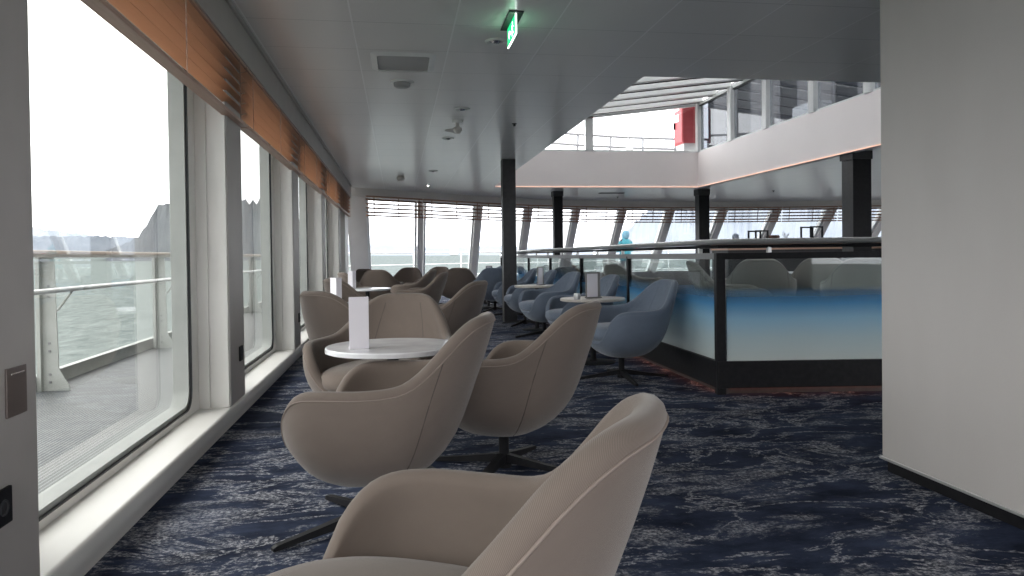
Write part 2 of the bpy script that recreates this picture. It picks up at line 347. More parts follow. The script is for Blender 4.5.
# ------------------------------------------------------------------ mesh helpers
class MB:
    def __init__(s):
        s.bm = bmesh.new()
    def box(s, x0, x1, y0, y1, z0, z1, bev=0.0, mtx=None):
        r = bmesh.ops.create_cube(s.bm, size=1.0)
        vs = r['verts']
        for v in vs:
            v.co = Vector(((x0 + x1) / 2 + v.co.x * (x1 - x0), (y0 + y1) / 2 + v.co.y * (y1 - y0), (z0 + z1) / 2 + v.co.z * (z1 - z0)))
        if bev > 0:
            es = list({e for v in vs for e in v.link_edges})
            rr = bmesh.ops.bevel(s.bm, geom=es, offset=bev, segments=2, affect='EDGES', profile=0.6)
            vs = list({v for f in rr['faces'] for v in f.verts} | {v for v in vs if v.is_valid})
        if mtx is not None:
            for v in vs:
                v.co = mtx @ v.co
        return s
    def prism(s, pts, vec):
        """closed polygon pts (3-D) extruded along vec"""
        a = [s.bm.verts.new(Vector(p)) for p in pts]
        b = [s.bm.verts.new(Vector(p) + Vector(vec)) for p in pts]
        n = len(pts)
        s.bm.faces.new(a); s.bm.faces.new(b[::-1])
        for i in range(n):
            s.bm.faces.new((a[i], b[i], b[(i + 1) % n], a[(i + 1) % n]))
        return s
    def tube(s, pts, r, seg=10, caps=True, closed=False, flat=1.0):
        pts = [Vector(p) for p in pts]
        n = len(pts)
        rr = r if isinstance(r, (list, tuple)) else [r] * n
        rings = []
        prev = None
        for i, p in enumerate(pts):
            if closed:
                d = pts[(i + 1) % n] - pts[i - 1]
            else:
                d = pts[min(i + 1, n - 1)] - pts[max(i - 1, 0)]
            d.normalize()
            ref = Vector((0, 0, 1)) if abs(d.z) < 0.95 else Vector((1, 0, 0))
            a = d.cross(ref).normalized(); b = a.cross(d).normalized()
            if prev is not None and a.dot(prev) < 0:
                a, b = -a, -b
            prev = a
            rings.append([s.bm.verts.new(p + a * math.cos(2 * PI * k / seg) * rr[i] + b * math.sin(2 * PI * k / seg) * rr[i] * flat) for k in range(seg)])
        m_ = n if closed else n - 1
        for i in range(m_):
            A, B = rings[i], rings[(i + 1) % n]
            for k in range(seg):
                s.bm.faces.new((A[k], A[(k + 1) % seg], B[(k + 1) % seg], B[k]))
        if caps and not closed:
            s.bm.faces.new(rings[0][::-1]); s.bm.faces.new(rings[-1])
        return s
    def lathe(s, prof, seg=32, c=(0, 0, 0)):
        """prof: list of (r, z)"""
        rings = []
        for r, z in prof:
            if r < 1e-5:
                rings.append([s.bm.verts.new((c[0], c[1], c[2] + z))])
            else:
                rings.append([s.bm.verts.new((c[0] + r * math.cos(2 * PI * k / seg), c[1] + r * math.sin(2 * PI * k / seg), c[2] + z)) for k in range(seg)])
        for A, B in zip(rings, rings[1:]):
            for k in range(seg):
                k2 = (k + 1) % seg
                if len(A) == 1 and len(B) == 1:
                    continue
                if len(A) == 1:
                    s.bm.faces.new((A[0], B[k2], B[k]))
                elif len(B) == 1:
                    s.bm.faces.new((A[k], A[k2], B[0]))
                else:
                    s.bm.faces.new((A[k], A[k2], B[k2], B[k]))
        return s
    def build(s, name, m, parent=None, smooth=False, flatang=None):
        bmesh.ops.recalc_face_normals(s.bm, faces=s.bm.faces[:])
        me = bpy.data.meshes.new(name)
        s.bm.to_mesh(me); s.bm.free()
        if smooth:
            me.polygons.foreach_set('use_smooth', [True] * len(me.polygons))
            if flatang:
                me.set_sharp_from_angle(angle=flatang)
        me.materials.append(m)
        o = bpy.data.objects.new(name, me)
        COL.objects.link(o)
        if parent:
            o.parent = parent
        return o

SH = math.radians(35)
def B():
    return MB()
def thing(name, label, cat, loc=(0, 0, 0), rz=0.0, group=None):
    o = bpy.data.objects.new(name, None)
    o.empty_display_size = 0.1
    COL.objects.link(o); o.location = loc; o.rotation_euler = (0, 0, rz)
    return tag(o, label, cat, group)
def tag(o, label, cat, group=None):
    o['label'] = label; o['category'] = cat
    if group: o['group'] = group
    return o
def struct(o, label=None):
    o['kind'] = 'structure'
    if label: o['label'] = label
    return o
def dup(root, loc, rz, label, group=None):
    r = root.copy(); COL.objects.link(r); r.location = loc; r.rotation_euler = (0, 0, rz); r['label'] = label
    if group: r['group'] = group
    for ch in list(root.children):
        c = ch.copy(); COL.objects.link(c); c.parent = r
        for g in list(ch.children):
            d = g.copy(); COL.objects.link(d); d.parent = c
    return r

def W(x, y):   # survey coordinates (depth along the view axis) to room coordinates
    return (0.988 * x, 1.012 * y - 0.152 * x)
CZ = 2.46          # ceiling height
OX0, OX1, OY0, OY1 = 2.02, 6.47, 5.87, 15.3   # the void over the atrium
# plan of the raked bow front at ceiling level
BOW = [(-0.98, 15.3), (0.54, 16.65), (2.0, 18.0), (3.43, 19.1), (4.87, 19.85), (6.3, 20.45), (7.78, 20.85), (9.4, 21.1), (11.0, 21.2), (12.6, 21.2), (14.2, 21.15), (15.8, 21.0)]
BOW = [W(*p) for p in BOW]
BX0, BX1 = BOW[0][0], BOW[-1][0]
def bow_y(x):
    for (a, b), (c, d) in zip(BOW, BOW[1:]):
        if a <= x <= c:
            return b + (d - b) * (x - a) / (c - a)
    return BOW[-1][1]
RK = 0.926         # metres forward per metre down

# ------------------------------------------------------------------ floor, ceiling, decks
fb = B()
fb.prism([(-1.1, -2.2, 0), (16, -2.2, 0), (16, 23.6, 0), (8, 23.6, 0), (4.0, 22.4, 0), (-1.1, 17.6, 0)], (0, 0, -0.2))
struct(fb.build('floor', M['carpet']), 'navy carpet with pale grey streaks')

def ceil_piece(x0, x1, y0, far=None):
    xs = [x0] + [p[0] for p in BOW if x0 < p[0] < x1] + [x1]
    if far is None:
        pts = [(x0, y0, CZ), (x1, y0, CZ)] + [(x, bow_y(max(x, BX0)) + 0.05, CZ) for x in reversed(xs)]
    else:
        pts = [(x0, y0, CZ), (x1, y0, CZ), (x1, far, CZ), (x0, far, CZ)]
    return pts
cb = B()
for pts in (ceil_piece(-0.95, OX0, -2.2), ceil_piece(OX0, OX1, -2.2, OY0), ceil_piece(OX0, OX1 + 0.06, OY1 + 0.06), ceil_piece(OX1 + 0.06, BX1, -2.2)):
    cb.prism(pts, (0, 0, 0.22))
struct(cb.build('ceiling', M['ceiling']), 'grey metal tray ceiling panels with pale joints')

# white fascia lining the void
def fascia(name, label, x0, x1, y0, y1):
    o = struct(B().box(x0, x1, y0, y1, CZ - 0.03, 3.19, 0.004).build(name, M['fascia']), label)
    return o
fascia('trim_1', 'pale fascia on the far side of the ceiling opening', OX0, OX1 + 0.12, OY1, OY1 + 0.12)
fascia('trim_2', 'pale fascia on the right side of the ceiling opening', OX1, OX1 + 0.12, OY0, OY1)
fascia('trim_3', 'pale fascia on the left side of the ceiling opening', OX0 - 0.12, OX0, OY0 - 0.12, OY1 + 0.12).location.z = 0.035
fascia('trim_4', 'pale fascia on the near side of the ceiling opening', OX0, OX1 + 0.12, OY0 - 0.12, OY0).location.z = 0.035
# warm LED line along the foot of the fascia
ledt = thing('cove_light_strip', 'warm pink light line along the foot of the pale ceiling opening fascia', 'light strip', (0, 0, 0))
B().box(OX0 + 0.02, OX1 - 0.02, OY1 - 0.012, OY1 - 0.002, CZ - 0.028, CZ - 0.012).build('light_strip', M['led'], ledt)
B().box(OX1 - 0.012, OX1 - 0.002, OY0 + 0.02, OY1 - 0.02, CZ - 0.028, CZ - 0.012).build('light_strip', M['led'], ledt)

# ------------------------------------------------------------------ left side wall: sill, pilasters, windows, blinds
PX, WX = -0.968, -1.138
PIL = [(1.765 + 2.72 * k, 2.165 + 2.72 * k) for k in range(-1, 5)]
sb = B()
# sill with a rounded nose: profile in X,Z swept along Y
prof = [(-1.16, 0.0), (-1.0, 0.0), (-0.993, 0.03), (-0.962, 0.075), (-0.957, 0.10), (-0.956, 0.12)]
for k in range(7):
    a = k / 6 * PI / 2
    prof.append((-0.970 + 0.014 * math.cos(a), 0.129 + 0.014 * math.sin(a)))
prof += [(-0.974, 0.143), (-0.985, 0.143), (-1.16, 0.143)]
sb.prism([(x, -2.2, z) for x, z in prof], (0, 17.6, 0))
struct(sb.build('trim_5', M['cream'], smooth=True, flatang=SH), 'cream window sill with rounded nose along the side windows')
ub = B()
ub.box(-1.0, PX + 0.048, -2.2, 15.4, 2.22, CZ + 0.2, 0.004)
ub.box(-1.5, -1.0, -2.2, 15.4, 2.30, CZ + 0.2)
ub.box(-0.932, -0.905, -2.2, 15.3, CZ - 0.035, CZ - 0.001, 0.004)
struct(ub.build('wall_left', M['pillar']), 'grey bulkhead above the side windows')

def rrect(y0, y1, z0, z1, r, n=8):
    pts = []
    for cy, cz, a0 in ((y1 - r, z1 - r, 0), (y0 + r, z1 - r, PI / 2), (y0 + r, z0 + r, PI), (y1 - r, z0 + r, 1.5 * PI)):
        for k in range(n + 1):
            a = a0 + PI / 2 * k / n
            pts.append((cy + r * math.cos(a), cz + r * math.sin(a)))
    return pts
def ring(mb, outer, inner, xo, xi, step=True):
    """frame plate between outer and inner loops of equal length (y,z), from x=xo (room side) to x=xi"""
    n = len(outer)
    def vs(loop, x): return [mb.bm.verts.new((x, p[0], p[1])) for p in loop]
    A, Bv, Cv, D = vs(outer, xo), vs(inner, xo), vs(inner, xi), vs(outer, xi)
    for i in range(n):
        j = (i + 1) % n
        for P, Q in ((A, Bv), (Bv, Cv), (Cv, D), (D, A)):
            mb.bm.faces.new((P[i], P[j], Q[j], Q[i]))
def square_loop(y0, y1, z0, z1, n=8):
    """same vertex count as rrect, corners square"""
    pts = []
    for cy, cz in ((y1, z1), (y0, z1), (y0, z0), (y1, z0)):
        pts += [(cy, cz)] * (n + 1)
    return pts
wi = 0
for i, (a, b) in enumerate(PIL):
    p = B()
    p.box(WX - 0.03, PX, a, b, 0.143, 2.30, 0.006)
    struct(p.build('wall_left_pilaster', M['pillar']), 'grey pilaster between side windows')
    # cream lining on the two flanks
    q = B()
    q.box(WX, PX - 0.008, a - 0.012, a, 0.143, 2.25, 0.002)
    q.box(WX, WX + 0.06, a - 0.03, a - 0.012, 0.143, 2.25, 0.004)
    q.box(WX, PX - 0.008, b, b + 0.012, 0.143, 2.25, 0.002)
    q.box(WX, WX + 0.06, b + 0.012, b + 0.03, 0.143, 2.25, 0.004)
    struct(q.build('trim_6', M['cream']), 'cream lining beside a pilaster')
    y0 = b + 0.012
    y1 = (PIL[i + 1][0] if i + 1 < len(PIL) else 15.35) - 0.012
    wi += 1
    if i == len(PIL) - 1:
        f = B(); f.box(WX - 0.03, WX + 0.02, y0, y1, 0.143, 2.30, 0.003); f.box(WX + 0.02, PX - 0.02, y1 - 0.9, y1, 0.143, 2.30, 0.01)
        struct(f.build('wall_left_panel', M['cream']), 'plain cream wall panel at the far end of the side wall')
        break
    f = B()
    # cream wall plate with a round-cornered opening
    ring(f, square_loop(y0, y1, 0.143, 2.30), rrect(y0 + 0.14, y1 - 0.155, 0.175, 2.24, 0.10), WX, WX - 0.03)
    Wd = struct(f.build('window_%d' % wi, M['cream']), 'side window with round-cornered frame')
    g = B()
    ring(g, rrect(y0 + 0.14, y1 - 0.155, 0.175, 2.24, 0.10), rrect(y0 + 0.144, y1 - 0.159, 0.179, 2.236, 0.098), WX + 0.002, WX - 0.012)
    g.build('window_seal', M['seal'], Wd)
    g = B()
    ring(g, rrect(y0 + 0.135, y1 - 0.15, 0.17, 2.245, 0.10), rrect(y0 + 0.16, y1 - 0.175, 0.20, 2.22, 0.085), WX - 0.012, WX - 0.095)
    g.build('window_frame', M['deckwhite'], Wd, smooth=True, flatang=SH)
    g = B()
    lp = rrect(y0 + 0.155, y1 - 0.17, 0.19, 2.225, 0.09)
    g.prism([(WX - 0.085, u, v) for u, v in lp], (-0.006, 0, 0))
    g.build('window_pane', M['pane'], Wd)

# venetian blinds, one per bay, raised to the top
def blind(a, b, label):
    t = thing('venetian_blind', label, 'blind', (-0.96, (a + b) / 2, 1.83), 0, 'wooden blinds over the side windows')
    Lh = (b - a) / 2 - 0.012
    B().box(-0.03, 0.03, -Lh, Lh, 0.0, 0.02, 0.003).build('bottom_rail', M['rail_wood'], t)
    for k in range(5):
        s = B(); z = 0.085 + k * 0.066
        s.box(-0.030, 0.030, -Lh, Lh, -0.0015, 0.0015, mtx=Matrix.Translation((0, 0, z)) @ Matrix.Rotation(math.radians(-14), 4, 'Y'))
        s.build('slat', M['wood'], t)
    B().box(-0.03, 0.03, -Lh, Lh, 0.375, 0.40, 0.003).build('head_rail', M['rail_wood'], t)
    for yy in (-Lh * 0.86, 0, Lh * 0.86):
        s = B(); s.tube([(0.031, yy, 0.01), (0.031, yy, 0.39)], 0.0025, 6); s.tube([(-0.031, yy, 0.01), (-0.031, yy, 0.39)], 0.0025, 6)
        s.build('ladder_cord', M['rail_wood'], t)
bl = [(-0.54, 2.18, 'timber venetian blind raised over the side window right beside the camera'),
      (2.18, 4.90, 'timber venetian blind over the nearest wide side window with the deck rail outside'),
      (4.90, 7.62, 'timber venetian blind over the second side window, behind the first pilaster'),
      (7.62, 10.34, 'timber venetian blind over the third side window along the sill'),
      (10.34, 13.06, 'timber venetian blind over the fourth side window along the sill'),
      (13.06, 15.35, 'timber venetian blind over the last side window before the raked front wall')]
for a, b, lb in bl:
    blind(a, b, lb)

# sockets and a blank plate on the pilasters
def socket(y, z, label):
    t = thing('power_socket', label, 'socket', (PX, y, z), 0, 'black sockets on the pilasters')
    B().box(0.0005, 0.010, -0.042, 0.042, -0.045, 0.045, 0.003).build('face_plate', M['black'], t)
    B().lathe([(0, 0), (0.02, 0), (0.02, 0.004), (0.016, 0.004), (0.014, 0.001), (0, 0.001)], 16).build('socket_ring', M['greymetal'], t).matrix_local = Matrix.Translation((0.0095, 0, 0)) @ Matrix.Rotation(PI / 2, 4, 'Y')
socket(1.965, 0.40, 'black socket low on the large foreground pilaster at left edge')
socket(4.75, 0.42, 'black socket on the pilaster between the first and second window')
socket(7.48, 0.42, 'small black socket on the pilaster behind the second window')
tp = thing('switch_plate', 'bronze blank plate on the large foreground pilaster, above the socket', 'wall plate', (PX, 2.05, 0.672))
B().box(0.0005, 0.006, -0.05, 0.05, -0.062, 0.062, 0.002).build('face_plate', M['plate'], tp)
B().box(0.005, 0.009, -0.032, 0.032, 0.043, 0.048, 0.001).build('latch', M['chrome'], tp)

# ------------------------------------------------------------------ raked bow front
def P3(x, y, z):   # a point of the raked front given plan position at ceiling and height
    return Vector((x, y + (CZ - z) * RK, z))
def quad_slab(mb, a, b, z0, z1, t0=0.0, t1=0.08, u0=0.0, u1=1.0):
    """slab lying in the raked facade between plan points a and b (fractions u0..u1), heights z0..z1, depth t0..t1 outward (+Y)"""
    A = (a[0] + (b[0] - a[0]) * u0, a[1] + (b[1] - a[1]) * u0)
    C = (a[0] + (b[0] - a[0]) * u1, a[1] + (b[1] - a[1]) * u1)
    pts = [P3(*A, z0) + Vector((0, t0, 0)), P3(*C, z0) + Vector((0, t0, 0)), P3(*C, z1) + Vector((0, t0, 0)), P3(*A, z1) + Vector((0, t0, 0))]
    mb.prism(pts, (0, t1 - t0, 0))
WT, WB = CZ - 0.19, 0.42
hb = B()
for a, b in zip(BOW, BOW[1:]):
    # vertical header band, then sloped apron below the glass
    hb.prism([(a[0], a[1], CZ), (b[0], b[1], CZ), (b[0], b[1] + 0.02, WT), (a[0], a[1] + 0.02, WT)], (0, 0.35, 0))
struct(hb.build('wall_front', M['greypaint']), 'grey header band above the raked front windows')
ab = B()
for a, b in zip(BOW, BOW[1:]):
    quad_slab(ab, a, b, -0.05, WB, 0.0, 0.12)
struct(ab.build('wall_front_apron', M['greypaint']), 'grey wall below the raked front windows')
# raked mullions and the pier at the left
pb = B()
quad_slab(pb, BOW[0], BOW[1], 0.0, WT + 0.02, 0.0, 0.15, -0.06, 0.20)
struct(pb.build('wall_front_pier', M['greypaint']), 'grey raked pier where side wall meets front')
for i, (a, b) in enumerate(zip(BOW, BOW[1:])):
    u0 = 0.20 if i == 0 else 0.055
    u1 = 0.945
    if i > 0:
        mbm = B()
        pa = BOW[i - 1]
        ln0 = math.dist(pa, a); ln1 = math.dist(a, b)
        quad_slab(mbm, pa, a, WB - 0.02, WT + 0.02, -0.05, 0.10, 1 - 0.09 / ln0, 1.0)
        quad_slab(mbm, a, b, WB - 0.02, WT + 0.02, -0.05, 0.10, 0.0, 0.09 / ln1)
        struct(mbm.build('trim_7', M['greypaint']), 'raked grey mullion of the front windows')
    wn = B()
    for (ua, ub_, z0, z1) in ((u0, u1, WB - 0.01, WB + 0.05), (u0, u1, WT - 0.04, WT + 0.01), (u0, u0 + 0.035, WB, WT), (u1 - 0.035, u1, WB, WT)):
        quad_slab(wn, a, b, z0, z1, 0.03, 0.22, ua, ub_)
    wi += 1
    Wf = struct(wn.build('window_%d' % wi, M['white']), 'raked front window')
    pn = B(); quad_slab(pn, a, b, WB, WT, 0.12, 0.126, u0 + 0.01, u1 - 0.01)
    pn.build('window_pane', M['clearpane'], Wf)
    # blind hanging square in the window head
    nm = ['leftmost front window, beside the grey raked pier', 'second front window from the left', 'third front window, just left of the nearest column',
          'front window just right of the nearest column', 'front window to the right of the slim far column', 'front window with turquoise-jacketed person outside',
          'front window left of the column under the fascia corner', 'front window right of the column under the fascia corner', 'front window above the twig arrangement',
          'front window directly left of the thick black column', 'front window half hidden by the thick black column']
    t = thing('venetian_blind', 'timber blind at head of ' + nm[i], 'blind', (a[0], a[1], CZ - 0.19 - 0.40), 0, 'wooden blinds over the raked front windows')
    t.rotation_euler = (0, 0, math.atan2(b[1] - a[1], b[0] - a[0]))
    ln = math.dist(a, b); x0 = ln * u0 - (0.0 if i == 0 else 0.06); x1 = ln - 0.01
    # slats follow the rake of the glass: each lower one sits further out
    nY = math.cos(t.rotation_euler[2]); nX = math.sin(t.rotation_euler[2])
    def off(z):
        d = (0.42 - z) * 0.16 - 0.06
        return d * nY
    def sh(z): return (0.42 - z) * 0.16 * nX
    for k in range(4):
        z = 0.085 + k * 0.088
        B().box(x0 + sh(z), x1 + sh(z), -0.030, 0.030, -0.006, 0.006, mtx=Matrix.Translation((0, off(z), z)) @ Matrix.Rotation(math.radians(30), 4, 'X')).build('slat', M['wood_dark'], t)
    B().box(x0 + sh(0), x1 + sh(0), off(0) - 0.022, off(0) + 0.022, 0, 0.032, 0.003).build('bottom_rail', M['wood_dark'], t)
    B().box(x0, x1, off(0.42) - 0.025, off(0.42) + 0.025, 0.40, 0.43, 0.003).build('head_rail', M['wood_dark'], t)
    for fr in (0.12, 0.55, 0.93):
        xx = x0 + (x1 - x0) * fr
        B().tube([(xx + sh(0) , off(0) - 0.024, 0), (xx, off(0.42) - 0.024, 0.42)], 0.010, 5).build('ladder_cord', M['wood_dark'], t)

# ------------------------------------------------------------------ right foreground wall
wr = B(); wr.box(2.165, 3.4, 0.9, 3.06, 0.065, CZ + 0.02, 0.004)
struct(wr.build('wall_right', M['wallpaper']), 'pale wallpapered wall at the right edge')
bb = B(); bb.box(2.185, 3.38, 0.92, 3.05, -0.01, 0.058)
struct(bb.build('baseboard_right', M['black']), 'black recessed plinth')
bb = B(); bb.box(2.157, 3.41, 0.89, 3.07, 0.056, 0.068, 0.002)
struct(bb.build('trim_8', M['steel']), 'thin metal bead over the black plinth')
bw = B(); bw.box(-1.6, 16, -2.35, -2.2, -0.1, 0.4); bw.box(-1.6, 16, -2.35, -2.2, 2.25, CZ + 0.2)
for k in range(7): bw.box(-1.6 + k * 2.7, -1.3 + k * 2.7, -2.35, -2.2, 0.4, 2.25)
struct(bw.build('wall_back', M['greypaint']))  # unseen wall, opened up between its posts to let fill daylight in
bw = B(); bw.box(15.6, 15.8, -2.2, 20.0, -0.1, 0.4); bw.box(15.6, 15.8, -2.2, 20.0, 2.25, CZ)
for k in range(8): bw.box(15.6, 15.8, -2.2 + k * 2.7, -1.9 + k * 2.7, 0.4, 2.25)
struct(bw.build('wall_far_side', M['greypaint']))  # also unseen, left open between posts for more daylight in the room

# ------------------------------------------------------------------ columns
def column(x, y, s, label, capz=0.0, z0=0.0, face='black'):
    x, y = W(x, y)
    o = B().box(x - s / 2, x + s / 2, y - s / 2, y + s / 2, z0 - 0.02, CZ + 0.01 - capz, 0.006).build('column', M['greymetal'])
    struct(o, label)
    if capz:
        B().box(x - s / 2 - 0.02, x + s / 2 + 0.02, y - s / 2 - 0.02, y + s / 2 + 0.02, CZ - capz, CZ + 0.005, 0.004).build('capital', M['greymetal'], o)
        B().box(x - s / 2 - 0.004, x + s / 2 + 0.004, y - s / 2 - 0.008, y - s / 2 + 0.001, z0, CZ - capz, 0.001).build('dark_panel', M['black'], o)
    return o
column(1.70, 11.3, 0.20, 'nearest slim charcoal column standing on the carpet')
column(3.68, 17.0, 0.20, 'far slim charcoal column behind the balustrade', 0.12)
column(7.0, 17.0, 0.24, 'charcoal column under the corner of the pale fascia', 0.14)
column(6.76, 10.9, 0.28, 'thick black column near the right wall', 0.12)

# ------------------------------------------------------------------ balustrade round the raised bar area
C0 = Vector((2.25, 4.95, 0)); CR = Vector((2.25 + 2.6, 4.95 - 0.135 * 2.6, 0)); CL = Vector((2.36, 16.9, 0))
bal = thing('glass_balustrade', 'black framed glass balustrade with blue gradient film around the bar area', 'balustrade', C0)
def seg_box(mb, a, b, half, z0, z1, e0=0.0, e1=0.0, bev=0.003, off=0.0):
    d = (b - a); ln = d.length; ang = math.atan2(d.y, d.x)
    mtx = Matrix.Translation(a - C0) @ Matrix.Rotation(ang, 4, 'Z')
    mb.box(-e0, ln + e1, off - half, off + half, z0, z1, bev, mtx)
for (a, b, flip) in ((C0, CR, 1), (C0, CL, -1)):
    mb = B(); seg_box(mb, a, b, 0.035, 0.045, 0.235, 0.034, 0); mb.build('plinth', M['black'], bal)
    mb = B(); seg_box(mb, a, b, 0.02, 0.0, 0.045, 0, 0, 0, 0.04 * flip); mb.build('recessed_kick', M['greymetal'], bal)
    mb = B(); seg_box(mb, a, b, 0.006, 0.040, 0.046, -0.05, -0.05, 0, 0.012 * flip); mb.build('floor_light_strip', M['ledfloor'], bal)
    mb = B(); seg_box(mb, a, b, 0.022, 0.955, 1.0, 0.02, 0); mb.build('top_frame', M['greyrail'] if flip < 0 else M['black'], bal)  # window reflection on the left run is put in as a paler grey
    d = (b - a).normalized(); ln = (b - a).length
    nb = int(round(ln / 2.0)) if flip < 0 else 1
    step = 2.0
    ends = [0.0]
    k = 0
    while flip < 0 and 2.12 + k * step < ln - 0.4:
        ends.append(2.12 + k * step); k += 1
    ends.append(ln)
    for s in ends[1:]:
        p = a + d * s
        mb = B(); seg_box(mb, p, p + d * 0.045, 0.022, 0.2, 0.98); mb.build('post', M['black'], bal)
    for s0, s1 in zip(ends, ends[1:]):
        mb = B(); seg_box(mb, a + d * (s0 + 0.045), a + d * s1, 0.005, 0.23, 0.957, 0, 0, 0); mb.build('glass_panel', M['film'], bal)
mb = B(); seg_box(mb, C0, CR, 0.031, 0.0, 1.0, 0.034, -CR.xy.__sub__(C0.xy).length + 0.03); mb.build('corner_post', M['black'], bal)
# handrail on brackets
hr = []
for t_ in range(7):
    hr.append(C0 + (CL - C0) * (1 - t_ / 6 * 1.0))
dl = (CL - C0).normalized(); dr = (CR - C0).normalized()
path = [CL - C0 + Vector((0, 0, 1.08)), dl * 0.25 + Vector((0, 0, 1.08)), dl * 0.08 + dr * 0.03 + Vector((0, 0, 1.08)), dr * 0.25 + Vector((0, 0, 1.08)), CR - C0 + Vector((0, 0, 1.08))]
mb = B(); mb.tube(path, 0.042, 14, flat=0.5); mb.build('handrail', M['steel'], bal, smooth=True, flatang=SH)
path2 = [p - Vector((0, 0, 0.035)) for p in path]
mb = B(); mb.tube(path2, 0.018, 8, flat=0.7); mb.build('handrail_core', M['black'], bal, smooth=True, flatang=SH)
for d, ln in ((dl, (CL - C0).length), (dr, (CR - C0).length)):
    s = 0.35
    while s < ln:
        p = d * s
        B().box(p.x - 0.014, p.x + 0.014, p.y - 0.014, p.y + 0.014, 0.998, 1.05, 0.002).build('bracket', M['steel'], bal)
        s += 1.0
# raised platform inside
pf = B(); pf.prism([(2.33, 5.05, 0), (4.9, 4.72, 0), (15.5, 4.72, 0), (15.5, 19.2, 0), (7.0, 19.2, 0), (2.40, 16.9, 0)], (0, 0, 0.15))
struct(pf.build('floor_platform', M['carpet']), 'raised carpeted platform behind the balustrade')
# ------------------------------------------------------------------ lounge chair
def interp(tab, x):
    if x <= tab[0][0]: return tab[0][1]
    for i in range(len(tab) - 1):
        if x <= tab[i + 1][0]:
            x0, y0 = tab[i]; x1, y1 = tab[i + 1]
            m0 = (tab[i + 1][1] - tab[i - 1][1]) / (tab[i + 1][0] - tab[i - 1][0]) if i > 0 else (y1 - y0) / (x1 - x0)
            m1 = (tab[i + 2][1] - tab[i][1]) / (tab[i + 2][0] - tab[i][0]) if i + 2 < len(tab) else (y1 - y0) / (x1 - x0)
            t = (x - x0) / (x1 - x0); h = x1 - x0
            return (2 * t**3 - 3 * t**2 + 1) * y0 + (t**3 - 2 * t**2 + t) * h * m0 + (-2 * t**3 + 3 * t**2) * y1 + (t**3 - t**2) * h * m1
    return tab[-1][1]
TW = [(.175, .06), (.187, .15), (.209, .215), (.243, .275), (.297, .33), (.36, .365), (.45, .385), (.54, .385), (.65, .37), (.80, .325)]
TB = [(.175, .06), (.187, .13), (.209, .185), (.243, .235), (.297, .285), (.36, .322), (.45, .358), (.54, .39), (.65, .43), (.80, .475)]
TF = [(.175, .06), (.187, .12), (.209, .17), (.243, .215), (.297, .255), (.36, .29), (.45, .31), (.54, .30), (.65, .27), (.80, .25)]
TH = [(0, .79), (16, .788), (26, .773), (35, .738), (43, .685), (51, .63), (59, .59), (67, .573), (82, .565), (100, .564), (115, .556), (125, .532), (134, .48), (142, .41), (152, .355), (166, .328), (180, .325)]
def plan(phi, z, t=0.0):
    c, s = math.cos(phi), math.sin(phi)
    n = 2 / 2.35
    x = (interp(TW, z) - t) * math.copysign(abs(s) ** n, s)
    y = ((interp(TB, z) if c > 0 else interp(TF, z)) - t) * math.copysign(abs(c) ** n, c)
    return Vector((x, y, z))
def rim(phi):
    a = abs(math.degrees(phi)); a = 360 - a if a > 180 else a
    return interp(TH, a)
NS = 88
TT = 0.05
def shell_mesh(m):
    bm = bmesh.new(); uvl = bm.loops.layers.uv.new('UVMap')
    uvv = {}
    rows = []
    zb = 0.175
    def row(fn, vtag):
        r = []
        for k in range(NS):
            # denser towards the front corners is not needed; uniform
            phi = 2 * PI * k / NS
            p = fn(phi)
            r.append(bm.verts.new(p))
        rows.append((r, vtag)); return r
    outs = [0, .006, .03, .07, .12, .19, .28, .38, .5, .62, .74, .85, .94, 1.0]
    for s in outs:
        row(lambda phi, s=s: plan(phi, zb + (rim(phi) - TT / 2 - zb) * s), s * 0.7)
    for k in range(1, 6):
        a = PI * k / 6
        def fn(phi, a=a):
            h = rim(phi) - TT / 2
            o = plan(phi, h); i = plan(phi, h, TT)
            mid = (o + i) / 2
            return mid + (o - mid) * math.cos(a) + Vector((0, 0, TT / 2 * math.sin(a)))
        row(fn, 0.7 + 0.012 * k)
    for s in (1.0, .9, .75, .6, .45, .3, .15, 0):
        def fn(phi, s=s):
            h = rim(phi) - TT / 2; z = 0.27 + (h - 0.27) * s
            return plan(phi, z, TT)
        row(fn, 0.78 + (1 - s) * 0.5)
    def setuv(f, phi_k, v0, v1):
        pass
    for (A, va), (Bv, vb) in zip(rows, rows[1:]):
        for k in range(NS):
            f = bm.faces.new((A[k], A[(k + 1) % NS], Bv[(k + 1) % NS], Bv[k]))
            us = (k, k + 1, k + 1, k); vv = (va, va, vb, vb)
            for lp, uu, v_ in zip(f.loops, us, vv):
                lp[uvl].uv = (uu / NS * 2.1, v_)
    for idx in (0, -1):
        f = bm.faces.new(rows[idx][0])
        for lp in f.loops: lp[uvl].uv = (lp.vert.co.x, lp.vert.co.y)
    bmesh.ops.recalc_face_normals(bm, faces=bm.faces[:])
    me = bpy.data.meshes.new('shell'); bm.to_mesh(me); bm.free()
    me.polygons.foreach_set('use_smooth', [True] * len(me.polygons)); me.materials.append(m)
    return me
